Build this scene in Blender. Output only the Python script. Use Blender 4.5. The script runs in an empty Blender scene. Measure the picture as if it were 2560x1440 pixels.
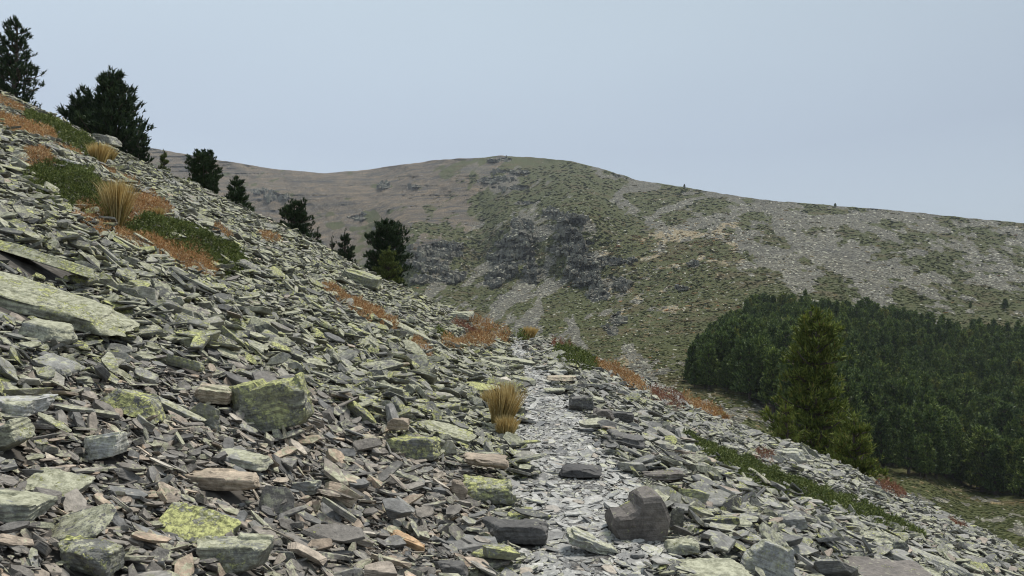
import bpy, bmesh, math, random
import numpy as np
from mathutils import Vector, Matrix
from mathutils.bvhtree import BVHTree

random.seed(7)
RNG = np.random.default_rng(11)
SC = bpy.context.scene
COL = SC.collection

# ------------------------------------------------------------------ camera
F = 1849.0                      # focal length in pixels of a 2560 px wide frame
CX, CY, EYE = 1280.0, 720.0, 1.6
cam_data = bpy.data.cameras.new('camera')
cam = bpy.data.objects.new('camera', cam_data)
COL.objects.link(cam)
cam.location = (0, 0, EYE)
cam.rotation_euler = (math.radians(90), 0, 0)
cam_data.sensor_width = 36.0
cam_data.lens = 26.0
cam_data.clip_start = 0.05
cam_data.clip_end = 20000
SC.camera = cam

# ------------------------------------------------------------------ light
SUN_EL, SUN_AZ = math.radians(60), math.radians(40)      # azimuth clockwise from +Y
SC.view_settings.view_transform = 'Standard'
SC.view_settings.look = 'None'
SC.view_settings.gamma = 1.0
SC.view_settings.use_curve_mapping = False
SC.view_settings.exposure = 0.22

world = bpy.data.worlds.new('World')
SC.world = world
world.use_nodes = True
wt = world.node_tree
wt.nodes.clear()
w_out = wt.nodes.new('ShaderNodeOutputWorld')
w_bg = wt.nodes.new('ShaderNodeBackground')
w_bg.inputs['Strength'].default_value = 0.1
w_sky = wt.nodes.new('ShaderNodeTexSky')
w_sky.sky_type = 'NISHITA'
w_sky.sun_disc = False
w_sky.sun_elevation = SUN_EL
w_sky.sun_rotation = SUN_AZ
w_sky.altitude = 1800
w_tc = wt.nodes.new('ShaderNodeTexCoord')
w_sep = wt.nodes.new('ShaderNodeSeparateXYZ')
wt.links.new(w_tc.outputs['Generated'], w_sep.inputs[0])
# a high even cloud sheet: paler just over the ridges, blue grey above, lighter to the left
w_ramp = wt.nodes.new('ShaderNodeValToRGB')
els = w_ramp.color_ramp.elements
els[0].position = 0.0; els[0].color = (0.590, 0.680, 0.775, 1)
els[1].position = 1.0; els[1].color = (0.62, 0.69, 0.74, 1)
for p, c in ((0.10, (0.562, 0.655, 0.755, 1)), (0.20, (0.500, 0.583, 0.695, 1)), (0.36, (0.550, 0.648, 0.735, 1)), (0.6, (0.56, 0.655, 0.74, 1))):
    e = els.new(p); e.color = c
w_noise = wt.nodes.new('ShaderNodeTexNoise')
w_noise.inputs['Scale'].default_value = 1.3
w_noise.inputs['Detail'].default_value = 2.0
w_map = wt.nodes.new('ShaderNodeMapping')
w_map.inputs['Scale'].default_value = (1.0, 1.0, 2.2)
wt.links.new(w_tc.outputs['Generated'], w_map.inputs[0])
wt.links.new(w_map.outputs[0], w_noise.inputs['Vector'])
def wmath(op, a, b=None, c=None):
    n = wt.nodes.new('ShaderNodeMath'); n.operation = op
    for i, v in enumerate((a, b, c)):
        if v is None: continue
        if isinstance(v, (int, float)): n.inputs[i].default_value = v
        else: wt.links.new(v, n.inputs[i])
    return n.outputs[0]
n0 = wmath('MULTIPLY_ADD', w_noise.outputs[0], 0.12, -0.06)
wt.links.new(wmath('ADD', w_sep.outputs['Z'], n0), w_ramp.inputs[0])
# the sheet thins to the left and thickens to the right
gain = wmath('MULTIPLY_ADD', w_sep.outputs['X'], -0.20, 1.0)
gain = wmath('ADD', gain, wmath('MULTIPLY_ADD', w_noise.outputs[0], 0.16, -0.08))
w_mul = wt.nodes.new('ShaderNodeVectorMath'); w_mul.operation = 'SCALE'
wt.links.new(w_ramp.outputs[0], w_mul.inputs[0])
wt.links.new(wmath('MULTIPLY', gain, 8.9), w_mul.inputs['Scale'])
w_mix = wt.nodes.new('ShaderNodeMix'); w_mix.data_type = 'RGBA'
w_mix.inputs['Factor'].default_value = 0.94
wt.links.new(w_sky.outputs[0], w_mix.inputs[6])
wt.links.new(w_mul.outputs[0], w_mix.inputs[7])
wt.links.new(w_mix.outputs[2], w_bg.inputs['Color'])
wt.links.new(w_bg.outputs[0], w_out.inputs[0])

sun_d = bpy.data.lights.new('sun', 'SUN')
sun_d.energy = 3.3
sun_d.angle = math.radians(12)
sun_d.color = (1.0, 0.95, 0.86)
sun = bpy.data.objects.new('sun', sun_d)
COL.objects.link(sun)
sdir = Vector((math.sin(SUN_AZ) * math.cos(SUN_EL), math.cos(SUN_AZ) * math.cos(SUN_EL), math.sin(SUN_EL)))
sun.rotation_euler = sdir.to_track_quat('Z', 'Y').to_euler()
sun.location = (20, 20, 60)

# ------------------------------------------------------------------ numeric helpers
def _hash(ix, iy, iz, seed):
    h = (ix * 374761393 + iy * 668265263 + iz * 2147483647 + seed * 1274126177) & 0xFFFFFFFF
    h = ((h ^ (h >> 13)) * 1274126177) & 0xFFFFFFFF
    h = ((h ^ (h >> 16)) * 2246822519) & 0xFFFFFFFF
    return ((h ^ (h >> 15)) & 0xFFFFFF) / float(0xFFFFFF)

def vnoise(x, y, z=0.0, seed=0):
    x, y, z = np.broadcast_arrays(np.asarray(x, float), np.asarray(y, float), np.asarray(z, float))
    ix, iy, iz = np.floor(x).astype(np.int64), np.floor(y).astype(np.int64), np.floor(z).astype(np.int64)
    fx, fy, fz = x - ix, y - iy, z - iz
    fx, fy, fz = (f * f * f * (f * (f * 6 - 15) + 10) for f in (fx, fy, fz))
    r = 0
    for a in (0, 1):
        for b in (0, 1):
            for c in (0, 1):
                w = (fx if a else 1 - fx) * (fy if b else 1 - fy) * (fz if c else 1 - fz)
                r = r + w * _hash(ix + a, iy + b, iz + c, seed)
    return r * 2 - 1

def fbm(x, y, z=0.0, seed=0, octaves=4):
    r, amp, tot = 0, 1.0, 0
    x, y, z = np.asarray(x, float), np.asarray(y, float), np.asarray(z, float)
    for o in range(octaves):
        r = r + amp * vnoise(x * 2 ** o, y * 2 ** o, z * 2 ** o, seed + o * 17)
        tot += amp; amp *= 0.5
    return r / tot

def sstep(a, b, x):
    t = np.clip((np.asarray(x, float) - a) / (b - a), 0, 1)
    return t * t * (3 - 2 * t)

# ------------------------------------------------------------------ object helpers
def tag(o, label=None, cat=None, group=None, kind=None):
    if label: o['label'] = label
    if cat: o['category'] = cat
    if group: o['group'] = group
    if kind: o['kind'] = kind
    return o

def link(name, me, parent=None):
    o = bpy.data.objects.new(name, me)
    COL.objects.link(o)
    if parent is not None: o.parent = parent
    return o

def empty(name, loc):
    o = bpy.data.objects.new(name, None)
    o.location = loc
    o.empty_display_size = 0.2
    COL.objects.link(o)
    return o

def np_mesh(name, verts, faces, mat=None, smooth=False):
    """faces: (n,k) array"""
    me = bpy.data.meshes.new(name)
    verts = np.ascontiguousarray(verts, dtype=np.float32)
    faces = np.ascontiguousarray(faces, dtype=np.int32)
    k = faces.shape[1]
    me.vertices.add(len(verts)); me.vertices.foreach_set('co', verts.ravel())
    me.loops.add(faces.size); me.loops.foreach_set('vertex_index', faces.ravel())
    me.polygons.add(len(faces))
    me.polygons.foreach_set('loop_start', np.arange(0, faces.size, k, dtype=np.int32))
    me.polygons.foreach_set('use_smooth', np.full(len(faces), smooth, dtype=bool))
    me.update(calc_edges=True)
    me.validate()
    if mat: me.materials.append(mat)
    return me

def fattr(me, name, vals):
    a = me.attributes.new(name, 'FLOAT', 'POINT')
    a.data.foreach_set('value', np.ascontiguousarray(vals, dtype=np.float32))

def grid_faces(nu, nv):
    i = np.arange(nu - 1)[:, None]; j = np.arange(nv - 1)[None, :]
    a = i * nv + j
    return np.stack([a, a + nv, a + nv + 1, a + 1], -1).reshape(-1, 4)

# ------------------------------------------------------------------ material helpers
class NT:
    def __init__(self, name):
        self.m = bpy.data.materials.new(name); self.m.use_nodes = True
        self.t = self.m.node_tree; self.t.nodes.clear()
        self.out = self.t.nodes.new('ShaderNodeOutputMaterial')
        self.b = self.t.nodes.new('ShaderNodeBsdfPrincipled')
        self.t.links.new(self.b.outputs[0], self.out.inputs['Surface'])
        self.b.inputs['Roughness'].default_value = 0.8
    def n(self, typ, **kw):
        nd = self.t.nodes.new(typ)
        for k, v in kw.items(): setattr(nd, k, v)
        return nd
    def put(self, sock, v):
        if v is None: return
        if isinstance(v, (int, float)): sock.default_value = v
        elif isinstance(v, (tuple, list)): sock.default_value = tuple(v) if len(v) != 3 or sock.type == 'VECTOR' else (*v, 1)
        else: self.t.links.new(v, sock)
    def math(self, op, a, b=None, c=None, clamp=False):
        nd = self.n('ShaderNodeMath', operation=op); nd.use_clamp = clamp
        for i, v in enumerate((a, b, c)): self.put(nd.inputs[i], v)
        return nd.outputs[0]
    def mix(self, f, a, b, blend='MIX'):
        nd = self.n('ShaderNodeMix', data_type='RGBA', blend_type=blend)
        self.put(nd.inputs[0], f); self.put(nd.inputs[6], a); self.put(nd.inputs[7], b)
        return nd.outputs[2]
    def noise(self, vec, scale, detail=3, rough=0.55, dist=0.0):
        nd = self.n('ShaderNodeTexNoise')
        self.put(nd.inputs['Vector'], vec)
        nd.inputs['Scale'].default_value = scale; nd.inputs['Detail'].default_value = detail
        nd.inputs['Roughness'].default_value = rough; nd.inputs['Distortion'].default_value = dist
        return nd.outputs[0]
    def voro(self, vec, scale, feature='F1'):
        nd = self.n('ShaderNodeTexVoronoi', feature=feature)
        self.put(nd.inputs['Vector'], vec); nd.inputs['Scale'].default_value = scale
        return nd
    def step(self, v, lo, hi):
        nd = self.n('ShaderNodeMapRange', interpolation_type='SMOOTHSTEP')
        self.put(nd.inputs[0], v); self.put(nd.inputs[1], lo); self.put(nd.inputs[2], hi)
        return nd.outputs[0]
    def ramp(self, v, stops, interp='LINEAR'):
        nd = self.n('ShaderNodeValToRGB'); nd.color_ramp.interpolation = interp
        e = nd.color_ramp.elements
        while len(e) < len(stops): e.new(0.5)
        for i, (p, c) in enumerate(stops): e[i].position = p; e[i].color = (*c, 1)
        self.put(nd.inputs[0], v)
        return nd.outputs[0]
    def attr(self, name):
        return self.n('ShaderNodeAttribute', attribute_name=name).outputs['Fac']
    def pos(self): return self.n('ShaderNodeNewGeometry').outputs['Position']
    def rnd(self): return self.n('ShaderNodeObjectInfo').outputs['Random']
    def obj(self): return self.n('ShaderNodeTexCoord').outputs['Object']
    def vscale(self, v, s):
        nd = self.n('ShaderNodeVectorMath', operation='MULTIPLY'); self.put(nd.inputs[0], v); nd.inputs[1].default_value = s
        return nd.outputs[0]
    def vadd(self, v, w):
        nd = self.n('ShaderNodeVectorMath', operation='ADD'); self.put(nd.inputs[0], v); self.put(nd.inputs[1], w)
        return nd.outputs[0]
    def bump(self, h, strength, dist):
        nd = self.n('ShaderNodeBump'); nd.inputs['Strength'].default_value = strength; nd.inputs['Distance'].default_value = dist
        self.put(nd.inputs['Height'], h); self.put(self.b.inputs['Normal'], nd.outputs[0])
    def color(self, c): self.put(self.b.inputs['Base Color'], c)

def rock_material(name, stops, yellow, crust, rough=0.72, spec=0.4, tint=None, lscale=1.0, strata=0.5):
    """slate: one shade per stone, grain along the cleavage, pale crust lichen and yellow-green map lichen"""
    g = NT(name)
    p, r, ob = g.pos(), g.rnd(), g.obj()
    comb = g.n('ShaderNodeCombineXYZ'); g.put(comb.inputs[0], g.math('MULTIPLY', r, 61.0)); g.put(comb.inputs[1], g.math('MULTIPLY', r, 37.0))
    q = g.vadd(p, comb.outputs[0])
    base = g.ramp(r, stops)
    big = g.noise(q, 3.0, 4, 0.6)
    base = g.mix(1.0, base, g.ramp(big, [(0.25, (0.62, 0.61, 0.61)), (0.5, (0.95, 0.95, 0.95)), (0.75, (1.32, 1.30, 1.26))]), 'MULTIPLY')
    fine = g.noise(q, 26.0, 5, 0.7)
    base = g.mix(0.8, base, g.ramp(fine, [(0.34, (0.50, 0.50, 0.50)), (0.66, (1.42, 1.42, 1.42))]), 'MULTIPLY')
    st = g.noise(g.vadd(g.vscale(ob, (1.6, 1.6, 42.0)), comb.outputs[0]), 1.0, 3, 0.6)
    base = g.mix(strata, base, g.ramp(st, [(0.35, (0.50, 0.50, 0.50)), (0.6, (1.15, 1.15, 1.15))]), 'MULTIPLY')
    nz = g.n('ShaderNodeSeparateXYZ'); g.put(nz.inputs[0], g.n('ShaderNodeNewGeometry').outputs['Normal'])
    up = g.step(nz.outputs['Z'], -0.1, 0.75)
    # pale grey-green crust, mostly on faces open to the sky
    r2 = g.math('FRACT', g.math('MULTIPLY', r, 7.31))
    cr = g.math('ADD', g.math('MULTIPLY', g.noise(q, 9.0 * lscale, 4, 0.7), 0.55), g.math('MULTIPLY', g.noise(q, 38.0 * lscale, 4, 0.75), 0.45))
    cth = g.math('MULTIPLY_ADD', r2, -0.16, 0.68 - crust * 0.26)
    cm = g.math('MULTIPLY', g.step(g.math('SUBTRACT', cr, cth), -0.015, 0.03), g.math('MULTIPLY_ADD', up, 0.75, 0.25))
    ccol = g.mix(g.step(fine, 0.35, 0.65), (0.20, 0.20, 0.125), (0.49, 0.485, 0.345))
    base = g.mix(g.math('MULTIPLY', cm, 0.85), base, ccol)
    # yellow-green map lichen
    r3 = g.math('FRACT', g.math('MULTIPLY', r, 17.77))
    yq = g.vadd(q, (5.3, 1.7, 9.1))
    yl = g.math('ADD', g.math('MULTIPLY', g.noise(yq, 7.0 * lscale, 4, 0.7, 0.2), 0.45), g.math('MULTIPLY', g.noise(yq, 34.0 * lscale, 5, 0.8), 0.55))
    yth = g.math('MULTIPLY_ADD', r3, -0.13, 0.745 - yellow * 0.26)
    ym = g.math('MULTIPLY', g.step(g.math('SUBTRACT', yl, yth), -0.008, 0.022), g.math('MULTIPLY_ADD', up, 0.7, 0.3))
    ycol = g.mix(g.step(g.noise(q, 44.0, 4, 0.75), 0.38, 0.60), (0.14, 0.145, 0.05), (0.52, 0.53, 0.20))
    base = g.mix(g.math('MULTIPLY', ym, 0.92), base, ycol)
    if tint: base = g.mix(1.0, base, tint, 'MULTIPLY')
    g.color(base)
    g.put(g.b.inputs['Roughness'], g.math('MULTIPLY_ADD', fine, 0.25, rough - 0.12))
    g.b.inputs['Specular IOR Level'].default_value = spec
    h = g.math('MULTIPLY_ADD', st, 0.7, g.math('ADD', g.math('MULTIPLY', fine, 0.6), g.math('MULTIPLY', ym, 0.25)))
    g.bump(h, 0.9, 0.016)
    return g.m

GREYS = [(0.0, (0.061, 0.061, 0.059)), (0.2, (0.157, 0.156, 0.145)), (0.4, (0.252, 0.248, 0.223)), (0.6, (0.112, 0.111, 0.106)), (0.8, (0.324, 0.319, 0.279)), (0.93, (0.157, 0.150, 0.140)), (1.0, (0.447, 0.425, 0.357))]
BROWNS = [(0.0, (0.128, 0.124, 0.119)), (0.25, (0.212, 0.189, 0.165)), (0.45, (0.194, 0.194, 0.190)), (0.62, (0.318, 0.267, 0.215)), (0.8, (0.257, 0.253, 0.238)), (0.93, (0.430, 0.327, 0.238)), (1.0, (0.528, 0.490, 0.425))]
PATHC = [(0.0, (0.106, 0.106, 0.106)), (0.2, (0.276, 0.273, 0.260)), (0.45, (0.393, 0.388, 0.366)), (0.6, (0.181, 0.181, 0.178)), (0.8, (0.489, 0.478, 0.446)), (0.93, (0.234, 0.230, 0.223)), (1.0, (0.403, 0.340, 0.266))]
RIGHTC = [(0.0, (0.081, 0.081, 0.080)), (0.2, (0.190, 0.187, 0.176)), (0.4, (0.294, 0.288, 0.266)), (0.6, (0.142, 0.141, 0.136)), (0.8, (0.342, 0.332, 0.304)), (0.93, (0.209, 0.195, 0.180)), (1.0, (0.380, 0.304, 0.237))]
M_SCREE = rock_material('lichened_slate', GREYS, 0.50, 0.42)
M_BROWN = rock_material('brown_slate_chips', BROWNS, 0.05, 0.15)
M_PATH = rock_material('worn_pale_slate', PATHC, 0.0, 0.12, rough=0.52, spec=0.6, strata=0.3)
M_RIGHT = rock_material('pale_slate', RIGHTC, 0.20, 0.28, rough=0.62)
H_MAT = {
    'lichen': rock_material('boulder_yellow_lichen', [(0.0, (0.13, 0.13, 0.125)), (1.0, (0.20, 0.20, 0.18))], 0.66, 0.50, lscale=1.0, strata=0.25),
    'grey': rock_material('boulder_grey', [(0.0, (0.20, 0.205, 0.20)), (1.0, (0.29, 0.285, 0.265))], 0.26, 0.55, lscale=1.1),
    'pale': rock_material('boulder_pale', [(0.0, (0.40, 0.40, 0.385)), (1.0, (0.52, 0.51, 0.49))], 0.32, 0.3, lscale=1.3),
    'dark': rock_material('boulder_dark', [(0.0, (0.075, 0.072, 0.072)), (1.0, (0.12, 0.115, 0.11))], 0.18, 0.22, lscale=1.6),
    'brown': rock_material('boulder_brown', [(0.0, (0.13, 0.115, 0.105)), (1.0, (0.17, 0.15, 0.135))], 0.34, 0.15, lscale=1.0, strata=0.25),
    'tan': rock_material('stone_tan', [(0.0, (0.33, 0.265, 0.205)), (1.0, (0.42, 0.345, 0.26))], 0.05, 0.15),
    'orange': rock_material('stone_orange', [(0.0, (0.45, 0.27, 0.15)), (1.0, (0.52, 0.36, 0.21))], 0.0, 0.1),
    'layered': rock_material('slab_layered', [(0.0, (0.13, 0.13, 0.115)), (1.0, (0.17, 0.17, 0.15))], 0.34, 0.5, lscale=0.9, strata=1.0),
    'speckle': rock_material('boulder_speckled', [(0.0, (0.12, 0.118, 0.118)), (1.0, (0.16, 0.155, 0.15))], 0.50, 0.62, lscale=3.2),
}

def leaf_material(name, stops, rough=0.6, trans=0.15, per='island'):
    g = NT(name)
    geo = g.n('ShaderNodeNewGeometry')
    v = geo.outputs['Random Per Island']
    c = g.ramp(v, stops)
    big = g.noise(g.pos(), 0.9 if per == 'island' else 0.25, 3, 0.6)
    c = g.mix(1.0, c, g.ramp(big, [(0.3, (0.72, 0.74, 0.72)), (0.7, (1.28, 1.24, 1.15))]), 'MULTIPLY')
    if per == 'tree':
        c = g.mix(1.0, c, g.ramp(g.rnd(), [(0.0, (0.66, 0.72, 0.74)), (0.5, (0.92, 0.94, 0.92)), (0.92, (1.20, 1.16, 1.0)), (1.0, (1.55, 1.10, 0.85))]), 'MULTIPLY')
    g.color(c)
    g.b.inputs['Roughness'].default_value = rough
    g.b.inputs['Specular IOR Level'].default_value = 0.25
    if trans:
        tr = g.n('ShaderNodeBsdfTranslucent'); g.put(tr.inputs[0], c)
        mx = g.n('ShaderNodeMixShader'); mx.inputs[0].default_value = trans
        g.t.links.new(g.b.outputs[0], mx.inputs[1]); g.t.links.new(tr.outputs[0], mx.inputs[2])
        g.t.links.new(mx.outputs[0], g.out.inputs['Surface'])
    return g.m

M_NEEDLE = leaf_material('pine_needles_dark', [(0.0, (0.018, 0.034, 0.018)), (0.6, (0.035, 0.062, 0.028)), (1.0, (0.065, 0.095, 0.04))])
M_NEEDLE2 = leaf_material('pine_needles_olive', [(0.0, (0.055, 0.080, 0.018)), (0.6, (0.140, 0.180, 0.040)), (0.9, (0.30, 0.35, 0.08)), (1.0, (0.25, 0.18, 0.06))])
M_FOREST = leaf_material('forest_needles', [(0.0, (0.040, 0.068, 0.022)), (0.6, (0.100, 0.150, 0.044)), (1.0, (0.26, 0.32, 0.095))], per='tree')
M_JUNIPER = leaf_material('juniper_needles', [(0.0, (0.045, 0.062, 0.018)), (0.6, (0.115, 0.150, 0.042)), (1.0, (0.25, 0.28, 0.09))])
M_HEATH = leaf_material('dry_orange_heath', [(0.0, (0.17, 0.08, 0.035)), (0.45, (0.40, 0.20, 0.08)), (0.75, (0.54, 0.33, 0.15)), (1.0, (0.70, 0.58, 0.38))])
M_RED = leaf_material('dry_red_heath', [(0.0, (0.12, 0.04, 0.03)), (0.5, (0.23, 0.09, 0.06)), (0.9, (0.34, 0.19, 0.11)), (1.0, (0.5, 0.42, 0.3))])
M_STRAW = leaf_material('dry_straw', [(0.0, (0.30, 0.20, 0.07)), (0.5, (0.52, 0.38, 0.16)), (1.0, (0.70, 0.58, 0.32))], trans=0.25)
M_GRASSG = leaf_material('green_tussock', [(0.0, (0.10, 0.12, 0.03)), (0.5, (0.20, 0.20, 0.05)), (1.0, (0.45, 0.36, 0.13))], trans=0.25)
M_SHRUB = leaf_material('mountain_scrub', [(0.0, (0.056, 0.072, 0.020)), (0.6, (0.085, 0.103, 0.029)), (1.0, (0.130, 0.132, 0.045))], trans=0, per='tree')

def bark_material(name, c0, c1):
    g = NT(name)
    n = g.noise(g.vscale(g.pos(), (9, 9, 2)), 2.0, 5, 0.7)
    g.color(g.mix(n, c0, c1)); g.b.inputs['Roughness'].default_value = 0.9
    g.bump(n, 0.6, 0.02)
    return g.m
M_BARK = bark_material('pine_bark', (0.035, 0.026, 0.02), (0.12, 0.095, 0.075))
M_DEAD = bark_material('bleached_wood', (0.17, 0.16, 0.145), (0.36, 0.34, 0.31))

# ------------------------------------------------------------------ the near hillside
SIL_U = np.array([-900, -500, 0, 60, 150, 230, 300, 370, 440, 500, 560, 620, 700, 800, 870, 950, 1020, 1100, 1180, 1240, 1330, 1400, 1500, 1560, 1640, 1700, 1760, 1830, 1900, 1960, 2050, 2130, 2200, 2280, 2370, 2450, 2560, 3000, 3500], float)
SIL_V = np.array([-230, -30, 218, 245, 293, 338, 372, 408, 446, 478, 508, 522, 570, 616, 650, 675, 702, 738, 782, 812, 853, 860, 895, 920, 955, 990, 1025, 1065, 1092, 1112, 1140, 1183, 1217, 1252, 1297, 1333, 1392, 1600, 1830], float)
P_Y = np.array([-10, 2.0, 4.1, 5.1, 6.2, 7.8, 10.6, 12.9, 16.4, 19.7, 22.8, 26, 40])
P_X = np.array([0.2, 0.2, 0.27, 0.33, 0.40, 0.34, 0.34, 0.34, 0.10, 0.0, 0.3, -1.5, -12.0])
def path_x(y): return np.interp(y, P_Y, P_X)

def plane_z(x, y):
    """cross slope with the bench of the path cut in"""
    c = x - path_x(y)
    a = -(c + 0.42)
    left = 0.5 * (a + np.sqrt(a * a + 0.05)) - 0.5 * 0.0
    b = c - 0.75
    right = 0.5 * (b + np.sqrt(b * b + 0.12))
    return 0.485 * left - 0.425 * right

_t = (SIL_U - CX) / F
_e = (CY - SIL_V) / F
_D = []
for t_, e_ in zip(_t, _e):
    ys = np.linspace(8, 70, 1241)
    r_ = (plane_z(t_ * ys, ys) - EYE) / ys
    k = np.where(r_ >= e_)[0]
    _D.append(float(ys[k[0]]) if len(k) else 34.0)
_D = np.clip(np.array(_D), 18, 36)
def edge_y(t): return np.interp(t, _t, _D)

def ground_z(x, y, rough=True):
    x = np.asarray(x, float); y = np.asarray(y, float)
    t = x / np.maximum(y, 6.0)
    z = plane_z(x, y)
    w = np.maximum(y - edge_y(t), 0)
    z = z - 0.72 * (np.sqrt(w * w + 4.0) - 2.0)
    if rough:
        c = np.abs(x - path_x(y) - 0.1)
        k = 0.25 + 0.75 * sstep(0.4, 1.8, c)
        z = z + k * (0.14 * fbm(x / 2.3, y / 2.3, 0, 3, 3) + 0.035 * vnoise(x / 0.5, y / 0.5, 0, 9))
    return z

def ground_normal(x, y):
    e = 0.15
    dx = (ground_z(x + e, y) - ground_z(x - e, y)) / (2 * e)
    dy = (ground_z(x, y + e) - ground_z(x, y - e)) / (2 * e)
    n = np.stack([-dx, -dy, np.ones_like(dx)], -1)
    return n / np.linalg.norm(n, axis=-1, keepdims=True)

_ys = np.concatenate([np.linspace(1.6, 12, 700), np.linspace(12.02, 45, 1100)])
def ground_hit(u, v):
    """the point of the near hillside seen at pixel (u, v); None above its skyline"""
    t, e = (u - CX) / F, (CY - v) / F
    g = ground_z(t * _ys, _ys)
    k = np.where(EYE + e * _ys <= g)[0]
    if len(k) == 0:
        y = float(edge_y(t)); return np.array([t * y, y, float(ground_z(t * y, y))])
    y = float(_ys[k[0]])
    return np.array([t * y, y, float(g[k[0]])])

gx = np.concatenate([np.arange(-46, -8, 0.3), np.arange(-8, 6, 0.07), np.arange(6, 36.1, 0.3)]); gy = np.concatenate([np.arange(-8, 1, 0.3), np.arange(1, 13, 0.07), np.arange(13, 64.1, 0.3)])
GX, GY = np.meshgrid(gx, gy, indexing='ij')
GZ = ground_z(GX, GY)
g = NT('scree_soil')
p = g.pos()
v_ = g.voro(p, 14.0)
base = g.mix(g.noise(p, 2.5, 4), (0.035, 0.032, 0.029), (0.10, 0.088, 0.075))
base = g.mix(g.math('MULTIPLY', g.step(v_.outputs['Distance'], 0.5, 0.1), 0.6), base, g.ramp(v_.outputs['Color'], [(0.0, (0.05, 0.045, 0.04)), (1.0, (0.19, 0.17, 0.145))]))
g.color(base); g.b.inputs['Roughness'].default_value = 0.9
g.bump(v_.outputs['Distance'], 0.9, 0.03)
M_SOIL = g.m
me = np_mesh('scree_slope', np.stack([GX, GY, GZ], -1).reshape(-1, 3), grid_faces(len(gx), len(gy)), M_SOIL, True)
slope = tag(link('scree_slope', me), 'steep hillside of loose grey slate falling from left to right', kind='structure')

# path bed: a trodden sheet of crushed slate
g = NT('trodden_slate')
p = g.pos()
v1 = g.voro(g.vscale(p, (1, 1, 1)), 26.0)
v2 = g.voro(p, 60.0)
base = g.mix(g.noise(p, 3.0, 4), (0.10, 0.097, 0.092), (0.22, 0.213, 0.20))
base = g.mix(0.7, base, g.ramp(v1.outputs['Color'], [(0.0, (0.55, 0.55, 0.55)), (0.5, (1.0, 1.0, 1.0)), (1.0, (1.55, 1.52, 1.46))]), 'MULTIPLY')
base = g.mix(g.step(v1.outputs['Distance'], 0.42, 0.62), base, (0.07, 0.065, 0.06))
g.color(base); g.b.inputs['Roughness'].default_value = 0.55
g.bump(g.math('ADD', v1.outputs['Distance'], v2.outputs['Distance']), 0.8, 0.02)
py = np.arange(-6, 30, 0.12); pw = np.linspace(-1, 1, 15)
PYY, PWW = np.meshgrid(py, pw, indexing='ij')
half = (0.28 + 0.10 * fbm(PYY / 1.5, PWW * 0 + 2.0, 0, 5, 2)) * (1 - 0.4 * sstep(10, 15, PYY))
PXX = path_x(PYY) + 0.12 + PWW * half
PZZ = ground_z(PXX, PYY) + 0.012 - 0.03 * np.abs(PWW) ** 6
me = np_mesh('path', np.stack([PXX, PYY, PZZ], -1).reshape(-1, 3), grid_faces(len(py), len(pw)), g.m, True)
tag(link('path', me), 'narrow trodden footpath of pale crushed slate', kind='structure')

# ------------------------------------------------------------------ stone variants (cheap, shared)
def bisect_stone(seed, kind):
    r = random.Random(seed)
    bm = bmesh.new()
    bmesh.ops.create_cube(bm, size=1.0)
    if kind == 'slab':
        sx, sy, sz = 1.0, r.uniform(0.5, 0.85), r.uniform(0.06, 0.14)
    elif kind == 'plank':
        sx, sy, sz = 1.0, r.uniform(0.28, 0.45), r.uniform(0.10, 0.18)
    else:
        sx, sy, sz = 1.0, r.uniform(0.55, 0.8), r.uniform(0.24, 0.42)
    # outline cuts
    n = r.randint(5, 7) if kind != 'plank' else r.randint(4, 5)
    for i in range(n):
        a = (i + r.uniform(-0.35, 0.35)) * 2 * math.pi / n
        d = r.uniform(0.33, 0.5)
        tilt = r.uniform(-0.35, 0.35) * (0.35 if kind == 'slab' else 0.8)
        no = Vector((math.cos(a), math.sin(a), tilt)).normalized()
        bmesh.ops.bisect_plane(bm, geom=bm.verts[:] + bm.edges[:] + bm.faces[:], plane_co=no * d, plane_no=no, clear_outer=True)
        bmesh.ops.holes_fill(bm, edges=[e for e in bm.edges if e.is_boundary])
    # worn top and bottom planes
    for i in range(r.randint(2, 3)):
        a = r.uniform(0, 6.28)
        k = r.uniform(0.12, 0.5)
        no = Vector((math.cos(a) * k, math.sin(a) * k, r.choice((1, 1, -1)))).normalized()
        bmesh.ops.bisect_plane(bm, geom=bm.verts[:] + bm.edges[:] + bm.faces[:], plane_co=no * r.uniform(0.36, 0.46), plane_no=no, clear_outer=True)
        bmesh.ops.holes_fill(bm, edges=[e for e in bm.edges if e.is_boundary])
    bmesh.ops.remove_doubles(bm, verts=bm.verts[:], dist=0.02)
    for v in bm.verts:
        v.co = Vector((v.co.x * sx, v.co.y * sy, v.co.z * sz))
    bmesh.ops.recalc_face_normals(bm, faces=bm.faces[:])
    try:
        bmesh.ops.bevel(bm, geom=bm.edges[:], offset=min(sz * 0.10, 0.022), segments=1, affect='EDGES', clamp_overlap=True)
    except Exception:
        pass
    for v in bm.verts:
        q = v.co * 5 + Vector((seed, 0, 0))
        v.co += Vector((math.sin(q.y * 3.1 + q.x), math.sin(q.x * 2.7 + q.z * 4), 0)) * 0.012
    bmesh.ops.recalc_face_normals(bm, faces=bm.faces[:])
    return bm

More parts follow.
